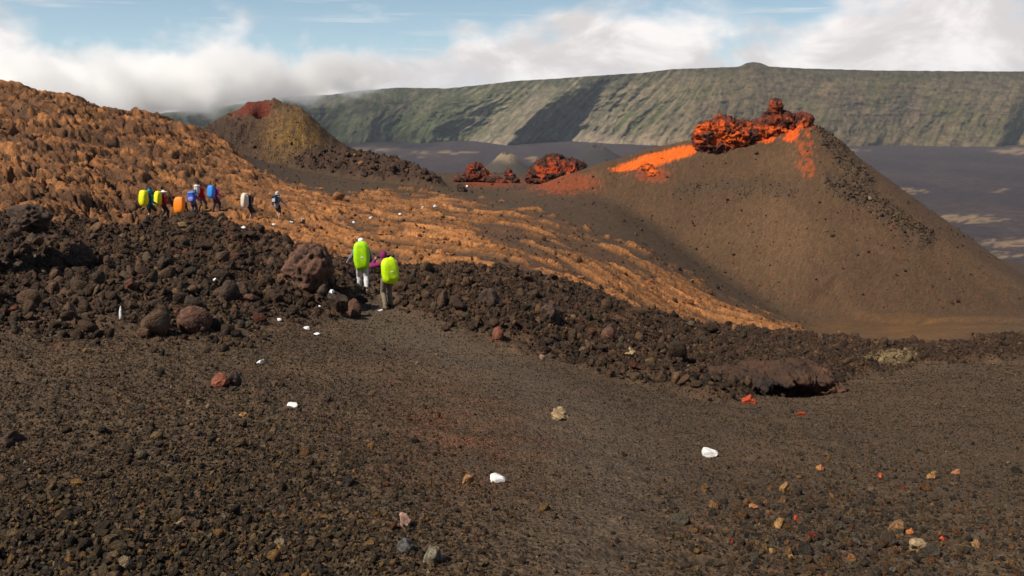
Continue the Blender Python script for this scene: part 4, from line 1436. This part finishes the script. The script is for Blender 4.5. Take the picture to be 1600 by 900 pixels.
    me = remeshed(bm, vox, 2); wrinkle(me, 0.012, 0.16, 3 + i)
    put('jacket', me, fabric(jc), body)
    tc = spec['trousers']
    bm = bmesh.new()
    ell(bm, pel + Vector((0, 0, 0.0)), (0.165 * k, 0.122 * k, 0.135 * k))
    for s in (-1, 1):
        hip, knee, ank, toe = legs[s]
        if spec.get('shorts'):
            caps(bm, hip, hip.lerp(knee, 0.85), 0.100 * k + g * 0.6, 0.088 * k)
        else:
            caps(bm, hip, knee, 0.100 * k + g * 0.5, 0.076 * k + g * 0.4); caps(bm, knee, knee.lerp(ank, 0.35) + Vector((0, -0.02, 0)), 0.076 * k + g * 0.4, 0.080 * k); caps(bm, knee.lerp(ank, 0.35) + Vector((0, -0.02, 0)), ank, 0.080 * k, 0.066 * k)
    me = remeshed(bm, vox, 2); wrinkle(me, 0.010, 0.13, 13 + i)
    put('shorts' if spec.get('shorts') else 'trousers', me, fabric(tc), body)
    for s in (-1, 1):
        hip, knee, ank, toe = legs[s]
        bm = bmesh.new()
        caps(bm, ank + Vector((0, 0, 0.07 * k)), ank, 0.055 * k, 0.052 * k); caps(bm, ank + Vector((0, -0.035, -0.038 * k)), toe, 0.048 * k, 0.042 * k)
        ell(bm, (ank + toe) / 2 + Vector((0, -0.01, -0.045 * k)), (0.052 * k, 0.135 * k, 0.022))
        put('boot', remeshed(bm, 0.012 if near else 0.016, 1), M_BOOT, body)
    if spec.get('hat'):
        bm = bmesh.new()
        ell(bm, head + Vector((0, -0.005, 0.05 * k)), (0.096 * k, 0.112 * k, 0.085 * k))
        if spec.get('brim') == 'wide':
            ell(bm, head + Vector((0, 0, 0.035 * k)), (0.175 * k, 0.185 * k, 0.02))
        else:
            ell(bm, head + Vector((0, 0.10 * k, 0.035 * k)), (0.075 * k, 0.08 * k, 0.014))
        if spec.get('flap'):
            ell(bm, head + Vector((0, -0.07 * k, -0.05 * k)), (0.09 * k, 0.035, 0.10 * k))
        put('hat', remeshed(bm, 0.012, 1), fabric(spec['hat']), body)
    if spec.get('hair') is not None and not spec.get('hood'):
        bm = bmesh.new()
        ell(bm, head + Vector((0, -0.018, 0.018)), (0.084 * k, 0.096 * k, 0.112 * k))
        put('hair', remeshed(bm, 0.012, 1), fabric(spec['hair'], 0.6), body)
    return body, J


def rounded_pack(w, d, h, seed, pw=3.6, taper=0.16, wr=0.032):
    nu, nv = 48, 40
    th = np.linspace(0, 2 * np.pi, nu, endpoint=False); ph = np.linspace(-np.pi / 2, np.pi / 2, nv)
    T_, F_ = np.meshgrid(th, ph)

    def sp(c, e):
        return np.sign(c) * np.abs(c) ** e
    e = 2 / pw
    x = sp(np.cos(F_), e) * sp(np.cos(T_), e); y = sp(np.cos(F_), e) * sp(np.sin(T_), e); z = sp(np.sin(F_), e)
    sh = 1 - taper * np.clip(-z, 0, 1) ** 1.5 - 0.10 * np.clip(z, 0, 1) ** 2
    v = np.stack([x * w / 2 * sh, y * d / 2 * (sh + 0.12 * np.clip(-z, -1, 1)), z * h / 2], -1).reshape(-1, 3)
    nr = v / np.linalg.norm(v, axis=1, keepdims=True)
    fold = n3d(v * np.array([1.5, 1.5, 0.8]) + seed, 0.17, 4, seed % 40)
    v = v + nr * (wr * fold)[:, None]
    I = np.arange(nu * nv).reshape(nv, nu)
    q = np.stack([I[:-1], np.roll(I[:-1], -1, 1), np.roll(I[1:], -1, 1), I[1:]], -1).reshape(-1, 4)
    return mesh_np('rain_cover', v, q)


def backpack(J, sp, i):
    k, up, fw = J['k'], J['up'], J['fw']
    w, d, h = sp['size']
    ctr = J['pel'] + up * (0.32 * k + sp.get('lift', 0.0)) - fw * (0.14 * k + d / 2)
    e = bpy.data.objects.new('backpack', None); COL.objects.link(e)
    e['label'] = sp['label']; e['category'] = 'backpack'; e['group'] = 'backpacks'
    e.matrix_world = J['wm'] @ Matrix.Translation(ctr) @ Matrix.Rotation(-J['lean'] + sp.get('tilt', 0), 4, 'X')
    if sp.get('cover', True):
        cov = put('rain_cover', rounded_pack(w, d, h, 60 + i), fabric(sp['color'], 0.55), e)
        me = rounded_pack(w * 0.86, d * 0.5, h * 0.9, 90 + i)
        o = put('pack_body', me, M_STRAP, e); o.location = (0, d * 0.34, 0)
        me2 = rounded_pack(0.10, 0.012, 0.045, 5, 3.0, 0, 0)
        if sp.get('logo'):
            o = put('logo', me2, fabric((0.75, 0.78, 0.55)), cov); o.location = (0.02, -d * 0.50, -0.03)
    else:
        put('pack_body', rounded_pack(w, d, h * 0.86, 90 + i), fabric(sp['color'], 0.6), e)
        o = put('top_lid', rounded_pack(w * 0.95, d * 1.05, h * 0.26, 95 + i), fabric(sp.get('lid', sp['color']), 0.6), e); o.location = (0, 0, h * 0.43)
        o = put('front_pocket', rounded_pack(w * 0.66, d * 0.35, h * 0.42, 99 + i), fabric(sp.get('pocket', sp['color']), 0.6), e); o.location = (0, -d * 0.52, -h * 0.12)
        for s in (-1, 1):
            bm = bmesh.new(); caps(bm, (s * w * 0.3, -d * 0.56, h * 0.34), (s * w * 0.3, -d * 0.58, -h * 0.3), 0.012, 0.012)
            put('compression_strap', remeshed(bm, 0.008, 0), M_STRAP, e)
    for s in (-1, 1):
        bm = bmesh.new()
        top = (s * 0.11 * k, d / 2 + 0.02, 0.22 * k); a1 = (s * 0.125 * k, d / 2 + 0.16 * k, 0.235 * k); a2 = (s * 0.14 * k, d / 2 + 0.285 * k, 0.10 * k); a3 = (s * 0.165 * k, d / 2 + 0.24 * k, -0.10 * k); a4 = (s * 0.17 * k, d / 2, -0.2 * k)
        for p, q in zip((top, a1, a2, a3), (a1, a2, a3, a4)):
            caps(bm, p, q, 0.024, 0.024)
        put('shoulder_strap', remeshed(bm, 0.014, 1), M_STRAP, e)
    return e


def pole(J, s, sp, lab):
    k = J['k']
    hand = J['wm'] @ J['arms'][s][3]
    fwd = J['wm'].to_3x3() @ Vector((s * sp.get('out', 0.08), sp.get('reach', 0.25), 0))
    fx, fy = hand.x + fwd.x, hand.y + fwd.y
    foot = Vector((fx, fy, ground_z(fx, fy)))
    dz = hand - foot
    e = bpy.data.objects.new('trekking_pole', None); COL.objects.link(e)
    e['label'] = lab; e['category'] = 'trekking pole'; e['group'] = 'trekking poles'
    e.location = foot
    top = dz + dz.normalized() * 0.05
    for nm, p, q, r1, r2, mt in (('shaft', dz * 0.04, dz * 0.95, 0.008, 0.010, fabric(sp['color'], 0.4)), ('grip', dz - dz.normalized() * 0.09, top, 0.015, 0.018, M_STRAP), ('tip', Vector((0, 0, -0.01)), dz * 0.045, 0.004, 0.006, M_METAL)):
        bm = bmesh.new(); d = q - p
        mtx = Matrix.Translation((p + q) / 2) @ d.to_track_quat('Z', 'Y').to_matrix().to_4x4()
        bmesh.ops.create_cone(bm, cap_ends=True, segments=10, radius1=r1, radius2=r2, depth=d.length, matrix=mtx)
        me = bpy.data.meshes.new(nm); bm.to_mesh(me); bm.free()
        put(nm, me, mt, e)
    bm = bmesh.new()
    bmesh.ops.create_cone(bm, cap_ends=True, segments=12, radius1=0.03, radius2=0.02, depth=0.012, matrix=Matrix.Translation(dz * 0.06))
    me = bpy.data.meshes.new('basket'); bm.to_mesh(me); bm.free()
    put('basket', me, M_STRAP, e)


DOWN = ((0.05, -0.02, -0.29), (0.02, 0.10, -0.22))
POLE = ((0.08, -0.04, -0.27), (0.03, 0.20, -0.12))
OUT = ((0.14, 0.02, -0.24), (0.10, 0.16, -0.14))
FACE = ((0.24, 0.10, -0.05), (-0.15, 0.12, 0.17))
LIME = (0.40, 0.74, 0.004); YEL = (0.72, 0.72, 0.006)
HIKERS = [
    dict(u=568, v=464, D=25.0, near=True, height=1.76, yaw=10, lean=0.10, stride=0.20, lead=-1, jacket=(0.15, 0.16, 0.23), trousers=(0.62, 0.60, 0.60), hat=(0.82, 0.80, 0.80), hair=(0.05, 0.035, 0.025),
         arms={-1: OUT, 1: POLE}, label='hiker in white cap and white trousers with a tall lime pack',
         pack=dict(size=(0.50, 0.36, 0.92), color=LIME, lift=-0.03, logo=True, label='tall lime green covered backpack on the hiker in white cap'), poles={-1: dict(color=(0.12, 0.11, 0.11)), 1: dict(color=(0.12, 0.11, 0.11))}),
    dict(u=607, v=481, D=22.4, near=True, height=1.70, yaw=26, lean=0.16, stride=0.10, crouch=0.03, head=(-0.05, 0.05, 0), jacket=(0.20, 0.016, 0.10), trousers=(0.20, 0.165, 0.115), hood=True,
         arms={-1: FACE, 1: FACE}, label='hiker in purple hooded jacket raising both hands to the face',
         pack=dict(size=(0.48, 0.34, 0.74), color=(0.55, 0.82, 0.003), lift=-0.06, logo=True, label='squarish yellow-green covered backpack on the hiker in purple')),
    dict(u=238, v=361, D=43.5, height=1.84, yaw=-30, jacket=(0.008, 0.26, 0.34), trousers=(0.030, 0.030, 0.034), shorts=True, hood=True, arms={-1: DOWN, 1: POLE},
         label='hiker in teal jacket with yellow pack, leftmost of the far group', pack=dict(size=(0.52, 0.40, 0.86), color=YEL, lift=0.04, label='yellow covered backpack on the hiker in teal'),
         poles={1: dict(color=(0.60, 0.46, 0.02))}),
    dict(u=259, v=357, D=44.5, height=1.68, yaw=-38, jacket=(0.52, 0.010, 0.030), trousers=(0.028, 0.030, 0.040), hat=(0.82, 0.80, 0.78), brim='wide', arms={-1: DOWN, 1: POLE},
         label='hiker in red jacket and white sun hat with yellow pack', pack=dict(size=(0.44, 0.34, 0.84), color=(0.78, 0.76, 0.01), lift=0.02, label='yellow covered backpack on the hiker in white sun hat')),
    dict(u=289, v=368, D=44.0, height=1.66, yaw=-8, lean=0.22, jacket=(0.09, 0.035, 0.03), trousers=(0.05, 0.045, 0.045), hair=(0.06, 0.035, 0.025), arms={-1: DOWN, 1: DOWN},
         label='hiker half hidden by clinker under a big orange pack cover', pack=dict(size=(0.60, 0.40, 0.95), color=(0.86, 0.22, 0.003), lift=-0.02, label='big orange covered backpack above the dark clinker')),
    dict(u=306, v=355, D=48.0, height=1.58, yaw=5, jacket=(0.10, 0.12, 0.45), trousers=(0.04, 0.045, 0.06), hair=(0.30, 0.20, 0.11), arms={-1: OUT, 1: OUT},
         label='fair-haired hiker with blue and violet pack beside the red jacket', pack=dict(size=(0.46, 0.32, 0.68), color=(0.035, 0.11, 0.55), lid=(0.06, 0.22, 0.70), pocket=(0.30, 0.30, 0.72), cover=False, label='blue and violet backpack left of the red jacket')),
    dict(u=318, v=352, D=50.5, height=1.80, yaw=-35, jacket=(0.66, 0.010, 0.012), trousers=(0.10, 0.06, 0.05), hair=(0.03, 0.022, 0.02), arms={-1: DOWN, 1: DOWN},
         label='dark-haired hiker in bright red jacket in the far group', pack=dict(size=(0.40, 0.28, 0.62), color=(0.55, 0.54, 0.56), lid=(0.62, 0.60, 0.60), pocket=(0.06, 0.06, 0.07), cover=False, lift=0.05, label='white and black backpack on the bright red jacket')),
    dict(u=340, v=353, D=48.0, height=1.70, yaw=-24, jacket=(0.50, 0.020, 0.30), trousers=(0.030, 0.032, 0.045), hair=(0.10, 0.055, 0.04), arms={-1: DOWN, 1: POLE},
         label='hiker in magenta jacket at the right of the far group', pack=dict(size=(0.46, 0.34, 0.76), color=(0.04, 0.25, 0.72), label='sky blue covered backpack on the magenta jacket'), poles={1: dict(color=(0.35, 0.33, 0.3))}),
    dict(u=393, v=351, D=47.0, height=1.72, yaw=-48, stride=0.05, jacket=(0.030, 0.032, 0.045), trousers=(0.022, 0.024, 0.032), shorts=True, sleeves='short', hair=(0.30, 0.19, 0.11), arms={-1: DOWN, 1: POLE},
         label='bare-legged hiker in black shorts carrying a cream pack', pack=dict(size=(0.48, 0.40, 0.86), color=(0.66, 0.58, 0.46), lift=0.05, label='cream covered backpack on the bare-legged hiker'), poles={1: dict(color=(0.3, 0.26, 0.22))}),
    dict(u=435, v=347, D=47.5, height=1.78, yaw=-14, stride=0.14, lead=-1, jacket=(0.26, 0.29, 0.34), trousers=(0.020, 0.020, 0.026), shorts=True, hat=(0.74, 0.68, 0.62), flap=True, arms={-1: OUT, 1: OUT},
         label='hiker in grey shirt and pale cap, rightmost of the far group', pack=dict(size=(0.36, 0.24, 0.52), color=(0.030, 0.034, 0.050), lid=(0.05, 0.055, 0.08), pocket=(0.45, 0.45, 0.48), cover=False, lift=0.06, label='small black and white backpack on the grey shirt'), poles={-1: dict(color=(0.45, 0.33, 0.16)), 1: dict(color=(0.45, 0.40, 0.35))}),
]
for i, sp in enumerate(HIKERS):
    b, J = person(sp, i)
    backpack(J, sp['pack'], i)
    for s, pp in sp.get('poles', {}).items():
        who = sp['label'].split(' with ')[0]
        pole(J, s, pp, {-1: 'left', 1: 'right'}[s] + '-hand walking pole of the ' + {0: 'hiker in white cap', 2: 'hiker in teal jacket', 7: 'hiker in magenta jacket', 8: 'bare-legged hiker', 9: 'hiker in grey shirt'}[i])


# ------------------------------------------------------------------ air and low cloud
def box_mesh(name, x0, x1, y0, y1, z0, z1):
    v = np.array([(x, y, z) for z in (z0, z1) for y in (y0, y1) for x in (x0, x1)], float)
    f = np.array([(0, 2, 3, 1), (4, 5, 7, 6), (0, 1, 5, 4), (2, 6, 7, 3), (0, 4, 6, 2), (1, 3, 7, 5)])
    return mesh_np(name, v, f, False)


def build_haze():
    m, T = mat_new('haze_air')
    v = T.n('ShaderNodeVolumePrincipled', ins={'Color': (0.72, 0.84, 1.0, 1), 'Density': 4.5e-5, 'Anisotropy': 0.0})
    o = T.n('ShaderNodeOutputMaterial')
    T.t.links.new(v.outputs[0], o.inputs['Volume'])
    put('haze', box_mesh('haze', -6000, 6000, -400, 6000, -400, 135), m, kind='stuff')


def build_cloud():
    m, T = mat_new('cloud_droplets')
    pos = T.n('ShaderNodeNewGeometry').outputs['Position']
    sx, sy_, sz = T.n('ShaderNodeSeparateXYZ', ins={0: pos}).outputs
    n_ = T.noise(pos, 0.0075, 4, 0.55, 0.0).outputs[0]
    # underside of the bank climbs to the right and thins out over the rim
    zb = T.maprange(sx, P(230, 150, 2500).x, P(640, 150, 2500).x, -78.0, 48.0)
    up_ = T.math('DIVIDE', T.math('SUBTRACT', sz, zb), 75.0)
    soft = T.math('ADD', up_, T.math('MULTIPLY', T.math('SUBTRACT', n_, 0.5), 4.2))
    dns = T.maprange(soft, 0.0, 0.9, 0.0, 1.0, True)
    topf = T.maprange(T.math('ADD', sz, T.math('MULTIPLY', T.math('SUBTRACT', n_, 0.5), 420.0)), 10.0, 120.0, 1.0, 0.0, True)
    rf = T.maprange(sx, P(560, 150, 2500).x, P(720, 150, 2500).x, 1.0, 0.0, True)
    d = T.math('MULTIPLY', T.math('MULTIPLY', dns, T.math('MULTIPLY', topf, rf)), 0.03)
    v = T.n('ShaderNodeVolumePrincipled', ins={'Color': (1.0, 0.998, 0.995, 1), 'Density': d, 'Anisotropy': 0.0})
    o = T.n('ShaderNodeOutputMaterial')
    T.t.links.new(v.outputs[0], o.inputs['Volume'])
    put('cloud', box_mesh('cloud', P(-250, 150, 2500).x, P(730, 150, 2500).x, 2250, 2820, -120, 215), m, kind='stuff')


build_haze()
build_cloud()
